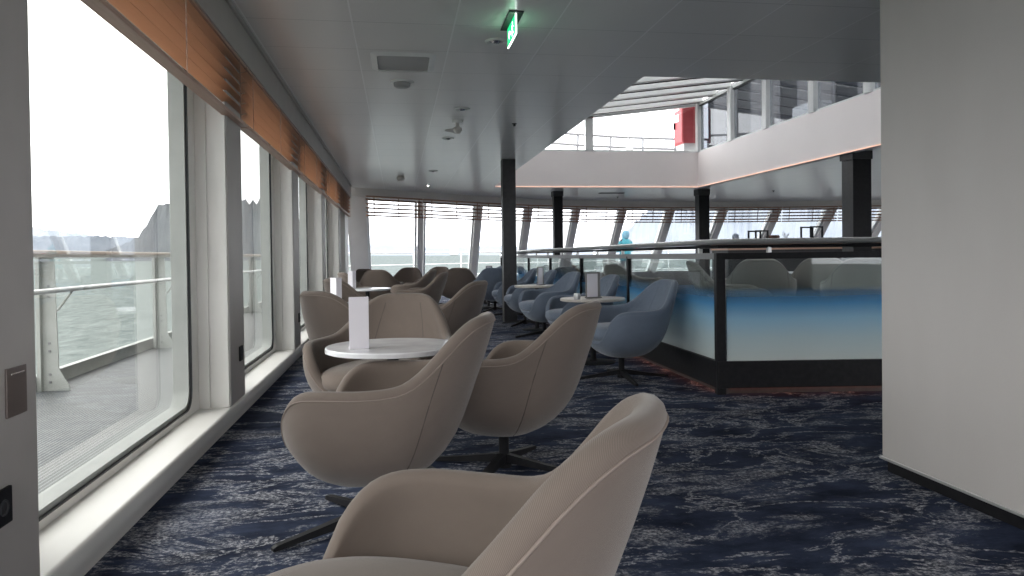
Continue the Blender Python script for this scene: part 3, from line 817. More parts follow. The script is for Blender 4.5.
def cushion_mesh(m):
    bm = bmesh.new(); uvl = bm.loops.layers.uv.new('UVMap')
    rows = []
    nn = 56
    for k in range(13):
        a = -PI / 2 + PI * k / 12
        rr = math.copysign(abs(math.cos(a)) ** 0.45, math.cos(a)) if k not in (0, 12) else 0.02
        zz = 0.372 + 0.062 * math.copysign(abs(math.sin(a)) ** 0.7, math.sin(a))
        r = []
        for j in range(nn):
            p = 2 * PI * j / nn; c, s = math.cos(p), math.sin(p)
            x = 0.282 * math.copysign(abs(s) ** 0.72, s) * rr
            y = (0.265 if c > 0 else 0.298) * math.copysign(abs(c) ** 0.78, c) * rr
            crown = 0.012 * (1 - (x / 0.3) ** 2) * (1 if a > 0 else 0)
            r.append(bm.verts.new((x, y, zz + crown)))
        rows.append(r)
    for A, Bv in zip(rows, rows[1:]):
        for j in range(nn):
            bm.faces.new((A[j], A[(j + 1) % nn], Bv[(j + 1) % nn], Bv[j]))
    bm.faces.new(rows[0]); bm.faces.new(rows[-1])
    bmesh.ops.recalc_face_normals(bm, faces=bm.faces[:])
    for f in bm.faces:
        for lp in f.loops: lp[uvl].uv = (lp.vert.co.x, lp.vert.co.y + lp.vert.co.z)
    me = bpy.data.meshes.new('seat_cushion'); bm.to_mesh(me); bm.free()
    me.polygons.foreach_set('use_smooth', [True] * len(me.polygons)); me.materials.append(m)
    return me
def link(name, me, parent):
    o = bpy.data.objects.new(name, me); COL.objects.link(o); o.parent = parent; return o
def make_chair(kind):
    t = thing('lounge_chair', '', 'chair')
    sh = link('shell', shell_mesh(M[kind]), t)
    link('seat_cushion', cushion_mesh(M[kind]), t)
    pts = []
    for k in range(NS):
        phi = 2 * PI * k / NS; h = rim(phi) - TT / 2 - 0.003
        p = plan(phi, h); c = plan(phi, h, -0.001); pts.append(c)
    B().tube(pts, 0.0024, 6, closed=True).build('piping', M[kind + '_pipe'], sh, smooth=True)
    for sgn in (-1, 1):
        p = []
        for k in range(14):
            u = k / 13; phi = sgn * math.radians(50 - 6 * u)
            z = 0.20 + (rim(phi) - 0.035 - 0.20) * u
            p.append(plan(phi, z, 0.0006))
        B().tube(p, 0.002, 6).build('seam', M[kind + '_seam'], sh, smooth=True)
        for (p0, p1) in ((66, 58), (24, 17)):
            p = []
            for k in range(12):
                u = k / 11; phi = sgn * math.radians(p0 + (p1 - p0) * u)
                z = 0.43 + (rim(phi) - 0.05 - 0.43) * u
                p.append(plan(phi, z, TT - 0.0006))
            B().tube(p, 0.0018, 6).build('seam', M[kind + '_seam'], sh, smooth=True)
    B().lathe([(0, .19), (.055, .19), (.055, .18), (.028, .172), (.024, .16), (.024, .035), (.034, .03), (.034, .01), (0, .01)], 20).build('pedestal', M['black'], t, smooth=True, flatang=SH)
    for k in range(4):
        a = PI / 4 + k * PI / 2
        d = Vector((math.cos(a), math.sin(a), 0)); n = Vector((-d.y, d.x, 0))
        g = B()
        def sec(r, w_, z0, z1): return [d * r + n * w_ + Vector((0, 0, z0)), d * r - n * w_ + Vector((0, 0, z0)), d * r - n * w_ + Vector((0, 0, z1)), d * r + n * w_ + Vector((0, 0, z1))]
        S = [sec(.02, .018, .035, .075), sec(.2, .015, .018, .045), sec(.375, .012, .002, .020), sec(.39, .010, .002, .012)]
        vs = [[g.bm.verts.new(q) for q in s_] for s_ in S]
        for A, Bv in zip(vs, vs[1:]):
            for q in range(4):
                g.bm.faces.new((A[q], A[(q + 1) % 4], Bv[(q + 1) % 4], Bv[q]))
        g.bm.faces.new(vs[0]); g.bm.faces.new(vs[-1][::-1])
        g.build('leg', M['black'], t)
    return t
protos = {k: make_chair(k) for k in ('taupe', 'blue', 'grey')}
used = set()
def chair(kind, x, y, face, label, group, z=0.0, spin=0):
    """face: heading in degrees, 0 = +X, 90 = +Y (towards the bow)"""
    rz = math.radians(face + 90)
    x, y = W(x, y)
    if kind not in used:
        used.add(kind); r = protos[kind]
        r.location = (x, y, z); r.rotation_euler = (0, 0, rz); r['label'] = label; r['group'] = group
    else:
        r = dup(protos[kind], (x, y, z), rz, label, group)
    for c in r.children:   # the swivel base keeps its own heading
        if c.name.split('.')[0] == 'leg': c.rotation_euler = (0, 0, math.radians(spin))
    return r
GT = 'taupe tub chairs along the side windows'
GB = 'blue tub chairs along the balustrade'
GG = 'grey tub chairs behind the balustrade'
TAUPE = [
 (-0.055, 1.16, 153, 'taupe tub chair closest to the camera, its high back cropped at bottom'),
 (-0.105, 2.76, 166, 'taupe tub chair seen from its side just in front of the marble table'),
 (0.485, 3.46, 148, 'taupe tub chair with dark underside, right of the marble table, base visible'),
 (-0.11, 3.89, 250, 'taupe tub chair facing the camera behind the white marble table'),
 (-0.22, 5.08, 42, 'taupe tub chair by the sill, back turned, left of the front menu card'),
 (0.33, 6.5, 150, 'taupe tub chair seen from outside, between the marble table and nearest column'),
 (-0.34, 7.9, 36, 'taupe tub chair beside the second menu card, back to the side windows'),
 (0.22, 10.1, 165, 'taupe tub chair with dark near arm, first of the pair past the second table'),
 (-0.42, 10.9, 22, 'taupe tub chair facing the aisle beside the third menu card'),
 (0.16, 12.1, 165, 'taupe tub chair with dark near arm, second of the pair nearer the front windows'),
 (-0.30, 13.1, 80, 'dark rounded back of a taupe chair under the leftmost front window'),
 (-0.42, 14.1, 60, 'small taupe chair at far left below the leftmost front window'),
 (0.10, 14.6, 250, 'small taupe chair facing camera below the leftmost front window'),
 (0.68, 15.1, 240, 'small taupe chair facing camera below the mullion between first two front windows'),
 (1.14, 14.2, 90, 'taupe chair seen squarely from behind, alone below the second front window'),
]
SPIN = [0, 0, 45, 20, 10, 35, 0, 30, 15, 45, 0, 20, 10, 0, 30]
for k, (x, y, f, lb) in enumerate(TAUPE): chair('taupe', x, y, f, lb, GT, spin=SPIN[k])
BLUE = [
 (1.79, 5.95, 187, 'blue tub chair nearest the camera, beside the balustrade corner'),
 (1.82, 7.62, 185, 'blue tub chair second along the glass, behind the nearest stone-topped table'),
 (1.80, 9.15, 190, 'blue tub chair with pale cushion, third along the glass'),
 (1.83, 10.7, 180, 'blue tub chair partly behind the nearest slim column'),
 (1.84, 12.2, 180, 'blue tub chair small, fifth along the glass, beyond the slim column'),
 (1.76, 13.5, 80, 'blue tub chair seen from behind, left of the nearest slim column'),
 (1.80, 15.3, 200, 'far blue tub chair leaning behind the pale table near the front windows'),
]
for k, (x, y, f, lb) in enumerate(BLUE): chair('blue', x, y, f, lb, GB, spin=(38, 20, 50, 5, 30, 15, 40)[k])
GREY = [
 (2.95, 6.35, 340, 'grey chair dim behind the film glass at the balustrade corner'),
 (3.98, 8.15, 64, 'grey chair back behind the right glass pane, left one of three'),
 (4.78, 8.35, 60, 'grey chair back behind the right glass pane, middle one of three'),
 (4.5, 7.15, 58, 'grey chair back behind the right glass pane, beside the pale wall'),
 (3.0, 9.2, 10, 'grey chair inside the glass, behind the nearest blue chair'),
 (3.1, 12.2, 10, 'grey chair inside the glass, behind the second blue chair'),
]
for x, y, f, lb in GREY: chair('grey', x, y, f, lb, GG, 0.15)

# ------------------------------------------------------------------ round tables
M['tabletop_edge'] = M['steel']
def make_table(top='marble'):
    t = thing('round_table', '', 'table')
    r = 0.30
    B().lathe([(0, .573), (r - .012, .573), (r, .577), (r, .594), (r - .004, .599), (0, .599)], 56).build('tabletop', M[top], t, smooth=True, flatang=SH)
    B().lathe([(0, .5735), (.05, .5735), (.05, .565), (.026, .56), (.026, .03), (.04, .02), (0, .02)], 20).build('pedestal', M['black'], t, smooth=True, flatang=SH)
    B().lathe([(0, .022), (.19, .014), (.2, .008), (.2, 0.001), (0, .001)], 40).build('base_disc', M['black'], t, smooth=True, flatang=SH)
    return t
tprotos = {'marble': make_table(), 'counter': make_table('counter')}; tused = set()
def table(x, y, label, group='round pedestal tables', z=0, top='marble'):
    x, y = W(x, y)
    pr_ = tprotos[top]
    if top not in tused:
        tused.add(top); pr_.location = (x, y, z); pr_['label'] = label; pr_['group'] = group; return pr_
    return dup(pr_, (x, y, z), 0, label, group)
table(-0.03, 3.37, 'white marble round table among the nearest taupe chairs')
table(-0.33, 6.45, 'white marble round table beside the second menu card')
table(-0.40, 9.6, 'white marble round table beside the third menu card near far chairs')
table(1.80, 6.85, 'stone-topped round table with menu stand by the glass, behind the nearest blue chair', top='counter')
table(1.86, 9.93, 'stone-topped round table between blue chairs, right of the slim column', top='counter')
table(1.76, 14.45, 'round table with small menu holder left of the slim column')
table(4.9, 9.6, 'pale round table glimpsed between grey chair backs behind the glass', z=0.15)
def menu(x, y, rz, label, kind='card', z=0.5995, h=0.228, w_=0.10):
    x, y = W(x, y)
    t = thing('menu_stand', label, 'menu', (x, y, z), rz, 'menu stands on the tables')
    if kind == 'card':
        B().box(-w_ / 2, w_ / 2, -0.004, 0.004, 0.0, h, 0.001).build('front_card', M['paper'], t)
        B().prism([(-w_ / 2, 0.006, 0), (w_ / 2, 0.006, 0), (w_ / 2, 0.052, 0), (-w_ / 2, 0.052, 0)], (0, 0, 0.006)).build('foot', M['paper'], t)
        g = B(); g.prism([(w_ / 2 - 0.003, 0.004, 0), (w_ / 2, 0.004, 0), (w_ / 2, 0.05, 0), (w_ / 2 - 0.003, 0.05, 0)], (0, 0, h)); g.build('side_card', M['paper'], t)
    else:
        B().box(-w_ / 2, w_ / 2, 0.008, 0.016, 0, h, 0.001).build('back_board', M['holder'], t)
        B().box(-w_ / 2 - 0.002, w_ / 2 + 0.002, -0.02, 0.03, 0, 0.012, 0.002).build('foot', M['holder'], t)
        B().box(-w_ / 2 + 0.012, w_ / 2 - 0.03, 0.001, 0.006, 0.012, h - 0.015, 0.0005).build('menu_sheet', M['paper'], t)
    return t
menu(-0.175, 3.24, math.radians(8), 'pale menu card standing on the nearest marble table', w_=0.085)
menu(-0.56, 6.40, math.radians(-55), 'narrow menu card on the second table by the side windows')
menu(-0.62, 9.6, math.radians(-50), 'small menu card on the third table by the side windows')
menu(1.80, 6.82, math.radians(12), 'white menu sheet in smoked holder behind the nearest blue chair', 'h', h=0.24, w_=0.15)
menu(1.92, 9.93, math.radians(40), 'menu sheet in smoked holder right of the slim column', 'h', h=0.25, w_=0.13)
menu(1.78, 14.45, math.radians(5), 'small dark menu holder left of the slim column', 'h', h=0.21, w_=0.13)
gl = B().lathe([(0, 0), (.028, 0), (.032, .03), (.028, .055), (.024, .055), (.026, .03), (.02, .006), (0, .006)], 20).build('tealight_holder', M['steel'], smooth=True, flatang=SH)
gl.location = (*W(1.60, 6.62), 0.5995)
tag(gl, 'small metal cup on the table behind the nearest blue chair', 'candle holder')

# ------------------------------------------------------------------ ceiling fittings
def downlight(x, y, label, lit=False, r=0.075):
    x, y = W(x, y)
    t = thing('downlight', label, 'ceiling light', (x, y, CZ), 0, 'round ceiling spotlights')
    B().lathe([(r * .72, -0.001), (r * .78, -0.012), (r, -0.008), (r * 1.03, -0.0005), (r * .72, -0.0005)], 28).build('trim_ring', M['white'], t, smooth=True)
    B().lathe([(0, -0.018), (r * .30, -0.016), (r * .40, -0.004), (r * .7, -0.0015), (r * .7, -0.0005), (0, -0.0005)], 24).build('lamp_lens', M['lamp'] if lit else M['chrome'], t, smooth=True)
downlight(0.69, 5.05, 'chrome ceiling spotlight just below the green exit sign')
downlight(0.66, 7.35, 'chrome ceiling spotlight in front of the dome camera')
downlight(0.64, 9.15, 'chrome ceiling spotlight behind the flat round speaker')
downlight(0.62, 12.6, 'small unlit far ceiling spotlight left of the nearest column')
downlight(0.64, 15.2, 'lit ceiling spotlight sparkling above the second front window', True, 0.045)
ap = thing('air_vent', 'square rounded ceiling vent plate above the marble table', 'vent', (0.06, 5.62, CZ))
g = B(); n_ = 8
def rr2(hx, hy, r): return [(u, v) for u, v in rrect(-hx, hx, -hy, hy, r, n_)]
o_, i_ = rr2(0.235, 0.27, 0.05), rr2(0.19, 0.225, 0.035)
ring_pts = [(p, q) for p, q in zip(o_, i_)]
def flat_ring(mb, outer, inner, z0, z1):
    n = len(outer)
    def vs(lp, z): return [mb.bm.verts.new((p[0], p[1], z)) for p in lp]
    A, Bv, Cv, D = vs(outer, z0), vs(inner, z1), vs(inner, z0), vs(outer, z0 + 0.0005)
    for i in range(n):
        j = (i + 1) % n
        mb.bm.faces.new((A[i], A[j], Bv[j], Bv[i])); mb.bm.faces.new((Bv[i], Bv[j], Cv[j], Cv[i]))
flat_ring(g, o_, i_, -0.0005, -0.018)
g.build('frame', M['white'], ap)
B().prism([(p[0], p[1], -0.006) for p in i_], (0, 0, 0.0055)).build('diffuser', M['midgrey'], ap)
sd = thing('smoke_detector', 'white smoke detector on the ceiling beside the square vent plate', 'smoke detector', (0.055, 6.25, CZ))
B().lathe([(0, -0.012), (.095, -0.012), (.1, -0.006), (.1, -0.0005), (0, -0.0005)], 32).build('base_plate', M['white'], sd, smooth=True, flatang=SH)
B().lathe([(0, -0.05), (.05, -0.05), (.066, -0.04), (.07, -0.012), (0, -0.012)], 32).build('sensor_head', M['midgrey'], sd, smooth=True, flatang=SH)
dc = thing('dome_camera', 'small dome camera hanging from the ceiling behind a spotlight', 'camera', (*W(0.66, 7.95), CZ))
B().lathe([(0, -0.03), (.06, -0.03), (.062, -0.0005), (0, -0.0005)], 28).build('mount', M['white'], dc, smooth=True, flatang=SH)
B().lathe([(.02, -0.03), (.02, -0.07), (.045, -0.085), (.045, -0.11), (.03, -0.14), (0, -0.15)], 28).build('dome', M['greypaint'], dc, smooth=True)
sp_ = B().lathe([(0, -0.010), (.09, -0.010), (.1, -0.004), (.1, -0.0005), (0, -0.0005)], 32).build('ceiling_speaker', M['greypaint'], smooth=True, flatang=SH)
sp_.location = (0.66, 8.6, CZ); tag(sp_, 'flat round ceiling speaker behind the dome camera', 'speaker')
sp2 = B().lathe([(0, -0.09), (.05, -0.085), (.075, -0.05), (.06, -0.0005), (0, -0.0005)], 24).build('ceiling_speaker', M['greypaint'], smooth=True, flatang=SH)
sp2.location = (0.07, 13.6, CZ); tag(sp2, 'small drop-shaped fitting on the far ceiling above the leftmost front window', 'ceiling fitting')
for (x, y, lb) in ((5.1, 17.6, 'dark slot vent in the ceiling left of the fascia corner column'), (11.3, 15.5, 'dark slot vent in the far ceiling left of the thick black column'), (10.2, 13.2, 'thin slot vent in the far ceiling near the fascia right side')):
    v = B().box(-0.3, 0.3, -0.08, 0.08, -0.012, -0.0005, 0.002).build('slot_vent', M['black']); v.location = (*W(x, y), CZ); tag(v, lb, 'vent')
for (x, y, lb) in ((5.6, 18.8, 'small dark sprinkler head under the fascia, left of corner column'), (8.9, 17.5, 'small dark sprinkler head right of the fascia corner column'), (1.31, 8.2, 'small sprinkler head in the dark ceiling near the opening edge')):
    v = B().lathe([(0, -0.030), (.016, -0.028), (.010, -0.014), (.024, -0.008), (.028, -0.0005), (0, -0.0005)], 16).build('sprinkler_head', M['greymetal'], smooth=True, flatang=SH); v.location = (*W(x, y), CZ); tag(v, lb, 'sprinkler')

# exit sign: edge-lit plate hanging from a recess
M['exitgreen'] = mat('exit_green', (0.02, 0.4, 0.15), 0.4, emit=(0.01, 0.55, 0.18), estr=0.9)
M['exitwhite'] = mat('exit_white', (0.9, 0.95, 0.9), 0.4, emit=(0.85, 1.0, 0.92), estr=2.2)
ex = thing('exit_sign', 'green lit emergency exit sign hanging edge-on from the ceiling', 'exit sign', (0.72, 4.56, CZ))
B().box(-0.045, 0.045, -0.19, 0.19, -0.008, -0.0005, 0.002).build('ceiling_bracket', M['greymetal'], ex)
B().box(-0.004, 0.004, -0.16, 0.16, -0.125, -0.008, 0.001).build('sign_plate', M['exitgreen'], ex)
B().box(-0.0045, 0.0045, -0.16, 0.16, -0.130, -0.125).build('lit_edge', M['exitwhite'], ex)
B().box(-0.0045, 0.0045, -0.166, -0.16, -0.130, -0.008).build('lit_edge', M['exitwhite'], ex)
for sx in (-1, 1):
    g = B(); X = 0.0047 * sx; e = 0.0008 * sx
    # running figure: head, torso, arms, legs; arrow; door
    g.prism([(X, -0.055 + 0.009 * math.cos(a * PI / 6), -0.032 + 0.009 * math.sin(a * PI / 6)) for a in range(12)], (e, 0, 0))
    for poly in ([(-0.062, -0.044), (-0.046, -0.042), (-0.040, -0.072), (-0.056, -0.075)],
                 [(-0.062, -0.046), (-0.085, -0.056), (-0.083, -0.062), (-0.060, -0.053)],
                 [(-0.048, -0.046), (-0.028, -0.060), (-0.031, -0.066), (-0.050, -0.053)],
                 [(-0.056, -0.073), (-0.072, -0.090), (-0.092, -0.094), (-0.091, -0.101), (-0.067, -0.099), (-0.048, -0.078)],
                 [(-0.048, -0.072), (-0.030, -0.084), (-0.034, -0.110), (-0.042, -0.108), (-0.040, -0.088), (-0.054, -0.078)],
                 [(0.015, -0.060), (0.075, -0.060), (0.075, -0.040), (0.110, -0.068), (0.075, -0.096), (0.075, -0.076), (0.015, -0.076)]):
        g.prism([(X, y, z) for y, z in poly], (e, 0, 0))
    g.build('pictogram', M['exitwhite'], ex)

# ------------------------------------------------------------------ bar counter and things on it
bc = thing('bar_counter', 'long bar counter with peach front beyond the balustrade', 'counter', (9.1, 12.75, 0.15))
B().box(-3.3, 3.4, -0.35, 0.35, 0.0, 0.90, 0.01).build('counter_base', M['greymetal'], bc)
B().box(-3.32, 3.4, -0.37, 0.37, 0.90, 1.02, 0.004).build('counter_front', M['peach'], bc)
B().box(-3.4, 3.5, -0.46, 0.46, 1.02, 1.06, 0.008).build('worktop', M['counter'], bc)
bc2 = thing('bar_shelf', 'pale raised counter shelf right of the thick black column', 'counter', (9.3, 11.3, 0.15))
B().box(-0.5, 2.0, -0.2, 0.2, 0.0, 0.92, 0.01).build('counter_base', M['greymetal'], bc2)
B().box(-0.51, 2.0, -0.21, 0.21, 0.92, 1.08, 0.004).build('counter_front', M['peach'], bc2)
B().box(-0.55, 2.1, -0.3, 0.3, 1.08, 1.12, 0.008).build('worktop', M['counter'], bc2)
CTZ = 1.21
def frame_box(x, y, w_, d_, h, label):
    x, y = W(x, y)
    t = thing('display_frame', label, 'display rack', (x, y, CTZ + 0.001), 0.2, 'black frame racks on the bar counter')
    r = 0.013
    for sx in (-1, 1):
        for sy in (-1, 1):
            B().box(sx * w_ / 2 - r, sx * w_ / 2 + r, sy * d_ / 2 - r, sy * d_ / 2 + r, 0, h, 0.001).build('upright', M['black'], t)
    for sy in (-1, 1):
        B().box(-w_ / 2, w_ / 2, sy * d_ / 2 - r, sy * d_ / 2 + r, h - 2 * r, h, 0.001).build('top_bar', M['black'], t)
    B().box(-w_ / 2, w_ / 2, -d_ / 2, d_ / 2, 0.02, 0.032).build('shelf', M['holder'], t)
frame_box(6.53, 13.4, 0.26, 0.2, 0.19, 'black metal frame rack on the bar counter beside the brown bowl')
frame_box(7.5, 13.4, 0.26, 0.24, 0.25, 'second black frame rack on the counter, near the first one')
fr2 = None
tb = B().lathe([(0, 0), (.06, .0), (.12, .05), (.13, .09), (.11, .11), (.1, .10), (.11, .08), (.05, .02), (0, .02)], 24).build('bowl', M['bronze'], smooth=True, flatang=SH)
tb.location = (*W(7.02, 13.85), CTZ + 0.001) ; tag(tb, 'dark brown bowl on the counter beside the frame rack', 'bowl')
gb = thing('globe_lamp', 'small blue-grey globe lamp on the bar counter, left of the frame rack', 'lamp', (*W(6.12, 13.4), CTZ + 0.001))
tw = thing('twig_arrangement', 'bare grey twigs in a low dish on the bar counter', 'dried plant', (*W(7.02, 13.38), CTZ + 0.001))
B().lathe([(0, 0), (.05, 0), (.07, .03), (.06, .03), (.04, .01), (0, .01)], 20).build('dish', M['bronze'], tw, smooth=True)
B().lathe([(0, .0), (.035, 0), (.02, .02), (0, .02)], 20).build('lamp_base', M['greymetal'], gb, smooth=True)
B().lathe([(0.001, .018)] + [(.062 * math.sin(a * PI / 10), .08 - .062 * math.cos(a * PI / 10)) for a in range(1, 10)] + [(0.001, .142)], 20).build('globe', M['bluelamp'], gb, smooth=True)
random.seed(3)
for k in range(9):
    a = random.uniform(0, 2 * PI); l = random.uniform(.10, .17); sp0 = random.uniform(.3, .8)
    p = [(0, 0, .01)]
    for j in range(1, 5):
        u = j / 4
        p.append((math.cos(a) * u * sp0 * .12 + random.uniform(-.008, .008), math.sin(a) * u * sp0 * .12 + random.uniform(-.008, .008), .01 + l * u))
    g = B(); g.tube(p, [.004, .0035, .003, .0025, .0015], 5)
    g.tube([p[2], (p[2][0] + random.uniform(-.05, .05), p[2][1] + .01, p[2][2] + .05)], .002, 5)
    g.build('twig', M['twig'], tw)

# ------------------------------------------------------------------ roof light above the void
M['opal'] = mat('opal_roof_sheet', (0.85, 0.86, 0.87), 0.6)
_t = N(M['opal'], 'ShaderNodeBsdfTranslucent'); _t.inputs[0].default_value = (0.95, 0.96, 0.97, 1)
_m = N(M['opal'], 'ShaderNodeMixShader'); _m.inputs[0].default_value = 0.5
L(M['opal'], bsdf(M['opal']).outputs[0], _m.inputs[1]); L(M['opal'], _t.outputs[0], _m.inputs[2]); L(M['opal'], _m.outputs[0], M['opal'].node_tree.nodes['Material Output'].inputs[0])
def rz_(x): return 4.25 - 0.125 * (OX1 - x)
rb_ = B()
rb_.prism([(OX0 - 0.15, OY0 - 0.15, rz_(OX0) + 0.12), (OX1 + 0.15, OY0 - 0.15, rz_(OX1) + 0.12), (OX1 + 0.15, OY1 + 0.15, rz_(OX1) + 0.12), (OX0 - 0.15, OY1 + 0.15, rz_(OX0) + 0.12)], (0, 0, 0.12))
struct(rb_.build('ceiling_lantern', M['opal']), 'sloping white lantern roof over the opening')
y = OY0 + 0.3; k = 0
while y < OY1 - 0.1:
    g = B()
    pts = [(OX0, y, rz_(OX0)), (OX1, y, rz_(OX1)), (OX1, y, rz_(OX1) + 0.125), (OX0, y, rz_(OX0) + 0.125)]
    g.prism(pts, (0, 0.16, 0))
    struct(g.build('trim_9', M['white']), 'white beam under the lantern roof')
    g = B()
    pts = [(OX0, y + 0.165, rz_(OX0) - 0.01), (OX1, y + 0.165, rz_(OX1) - 0.01), (OX1, y + 0.165, rz_(OX1) + 0.115), (OX0, y + 0.165, rz_(OX0) + 0.115)]
    g.prism(pts, (0, 0.05, 0))
    struct(g.build('trim_10', M['seal']), 'dark joint under the lantern roof')
    y += 0.68; k += 1
# glazing frames: far side and right side, left side (unseen, lets daylight in)
def lantern_side(axis, posts, fixed, lo, hi, thick=0.08):
    global wi
    for p0, p1 in zip(posts, posts[1:]):
        g = B()
        if axis == 'x':
            t0, t1 = rz_(p0), rz_(p1)
            g.box(p0 - 0.085, p0 + 0.085, fixed, fixed + thick, 3.19, t0, 0.003)
            g.box(p0, p1, fixed, fixed + thick, 3.19, 3.23, 0.003)
            g.prism([(p0, fixed, t0 - 0.05), (p1, fixed, t1 - 0.05), (p1, fixed, t1 + 0.02), (p0, fixed, t0 + 0.02)], (0, thick, 0))
        else:
            tt = rz_(fixed)
            g.box(fixed - 0.05, fixed + thick, p0 - 0.075, p0 + 0.075, 3.19, tt, 0.003)
            g.box(fixed, fixed + thick, p0, p1, 3.19, 3.22, 0.003)
            g.box(fixed, fixed + thick, p0, p1, tt - 0.05, tt + 0.02, 0.003)
        if p1 == posts[-1]:
            if axis == 'x': g.box(p1 - 0.06, p1 + 0.06, fixed, fixed + thick, 3.19, rz_(p1), 0.003)
            else: g.box(fixed - 0.05, fixed + thick, p1 - 0.13, p1, 3.19, rz_(fixed), 0.003)
        wi += 1
        Wn = struct(g.build('window_%d' % wi, M['white']), 'lantern window above the pale fascia')
        g = B()
        if axis == 'x': g.prism([(p0, fixed + 0.03, 3.2), (p1, fixed + 0.03, 3.2), (p1, fixed + 0.03, rz_(p1)), (p0, fixed + 0.03, rz_(p0))], (0, 0.006, 0))
        else: g.box(fixed + 0.03, fixed + 0.036, p0 + 0.045, p1 - 0.045, 3.2, rz_(fixed) - 0.02)
        g.build('window_pane', M['clearpane' if axis == 'x' else 'tintpane'], Wn)
        if axis == 'y':
            g = B(); g.box(fixed - 0.004, fixed + 0.04, p0 + 0.075, p0 + 0.12, 3.2, rz_(fixed) - 0.02)
            g.box(fixed - 0.004, fixed + 0.04, p0 + 0.045, p1 - 0.045, rz_(fixed) - 0.075, rz_(fixed) - 0.05); g.build('window_seal', M['seal'], Wn)
lantern_side('x', [OX0, 4.06, OX1 + 0.09], OY1 + 0.02, 0, 0)
lantern_side('y', [OY0, 6.9, 8.1, 9.4, 10.8, 12.3, 13.7, OY1 + 0.06], OX1 + 0.02, 0, 0)
lantern_side('y', [OY0, 8.3, 10.8, 13.1, OY1], OX0 - 0.1, 0, 0)
g = B(); g.box(OX0 - 0.1, OX1 + 0.1, OY0 - 0.12, OY0 - 0.02, 3.19, 4.4); struct(g.build('wall_lantern_near', M['white']))

# upper deck and what stands on it
ud = B()
ud.box(-1.4, OX0 - 0.13, -2.2, 15.2, 2.69, 2.8); ud.box(OX1 + 0.13, 16, -2.2, 19.6, 2.69, 2.8); ud.box(OX0 - 0.2, OX1 + 0.2, -2.2, OY0 - 0.13, 2.69, 2.8)
ud.prism([(-1.0, 15.2, 2.69), (0.5, 16.7, 2.69), (3.4, 18.6, 2.69), (7, 19.7, 2.69), (7, 15.45, 2.69), (1.9, 15.45, 2.69)], (0, 0, 0.11))
struct(ud.build('floor_upper_deck', M['greypaint']), 'outside upper deck')
fcab = thing('fire_cabinet', 'red metal fire cabinet outside the lantern window corner', 'cabinet', (6.20, 15.97, 3.42))
B().box(0.0, 0.34, -0.52, 0.0, 0.0, 0.86, 0.01).build('body', M['red'], fcab)
B().box(-0.014, 0.0, -0.49, -0.03, 0.03, 0.83, 0.004).build('door', M['red'], fcab)
B().box(-0.022, -0.014, -0.34, -0.12, 0.50, 0.66, 0.001).build('label_plate', M['white'], fcab)
B().box(-0.022, -0.014, -0.36, -0.10, 0.74, 0.79, 0.001).build('label_plate', M['white'], fcab)
B().box(-0.045, -0.014, -0.10, -0.06, 0.36, 0.5, 0.004).build('handle', M['black'], fcab)
B().box(0.03, 0.30, -0.48, -0.05, -0.62, 0.0, 0.01).build('stand', M['white'], fcab)
# railing round the upper deck, raked stanchions
ur = thing('deck_railing', 'white raked railing on the upper deck outside the lantern window', 'railing', (0, 0, 0))
def bow_pts(dy, z, x0, x1, n=16): return [(x0 + (x1 - x0) * i / n, bow_y(x0 + (x1 - x0) * i / n) + dy, z) for i in range(n + 1)]
for z, dy in ((4.22, 0.0), (3.92, -0.1), (3.62, -0.2), (3.32, -0.3)):
    B().tube(bow_pts(dy, z, 0.5, 8.9), 0.032, 8).build('rail', M['greyrail'], ur, smooth=True)
x = 0.9
while x < 8.9:
    yy = bow_y(x)
    B().tube([(x, yy, 4.22), (x - 0.22, yy - 0.5, 2.75)], 0.032, 8).build('post', M['greyrail'], ur, smooth=True)
    x += 0.98
an = thing('antenna', 'thin whip antenna on the upper deck seen against white sky', 'antenna', (*W(5.95, 18.9), 2.8))
B().tube([(0, 0, 0.3), (0, 0, 1.75)], [0.012, 0.004], 6).build('whip', M['greymetal'], an)
B().lathe([(0, 0), (.05, 0), (.05, .3), (.09, .9), (.1, 1.06), (.03, 1.12), (0, 1.12)], 14).build('mount', M['white'], an, smooth=True)
# deckhouse with tinted windows, beyond the right-hand lantern glazing
dh = thing('deckhouse', 'pale grey deckhouse outside the right lantern windows', 'deckhouse', (9.3, 12.0, 2.8))
B().box(0, 3.0, -7.5, 9.2, 0, 4.2, 0.02).build('wall', M['dhouse'], dh)
for k in range(7):
    yy = -6.6 + k * 2.3
    f_ = B().box(-0.04, 0.0, yy, yy + 1.5, 0.45, 2.9, 0.01).build('window_frame', M['greyrail'], dh)
    B().box(-0.05, -0.041, yy + 0.1, yy + 1.4, 0.55, 2.8, 0.002).build('pane', M['holder'], f_)
B().box(-0.35, 0.0, -3.1, -2.3, 0.0, 1.9, 0.02).build('locker', M['white'], dh)
B().box(-0.45, 0.0, 2.7, 3.6, 0.0, 1.45, 0.02).build('locker', M['white'], dh)
B().tube([(-0.1, -7.4, 3.4), (-0.1, 5.1, 3.4)], 0.06, 10).build('pipe', M['white'], dh, smooth=True)

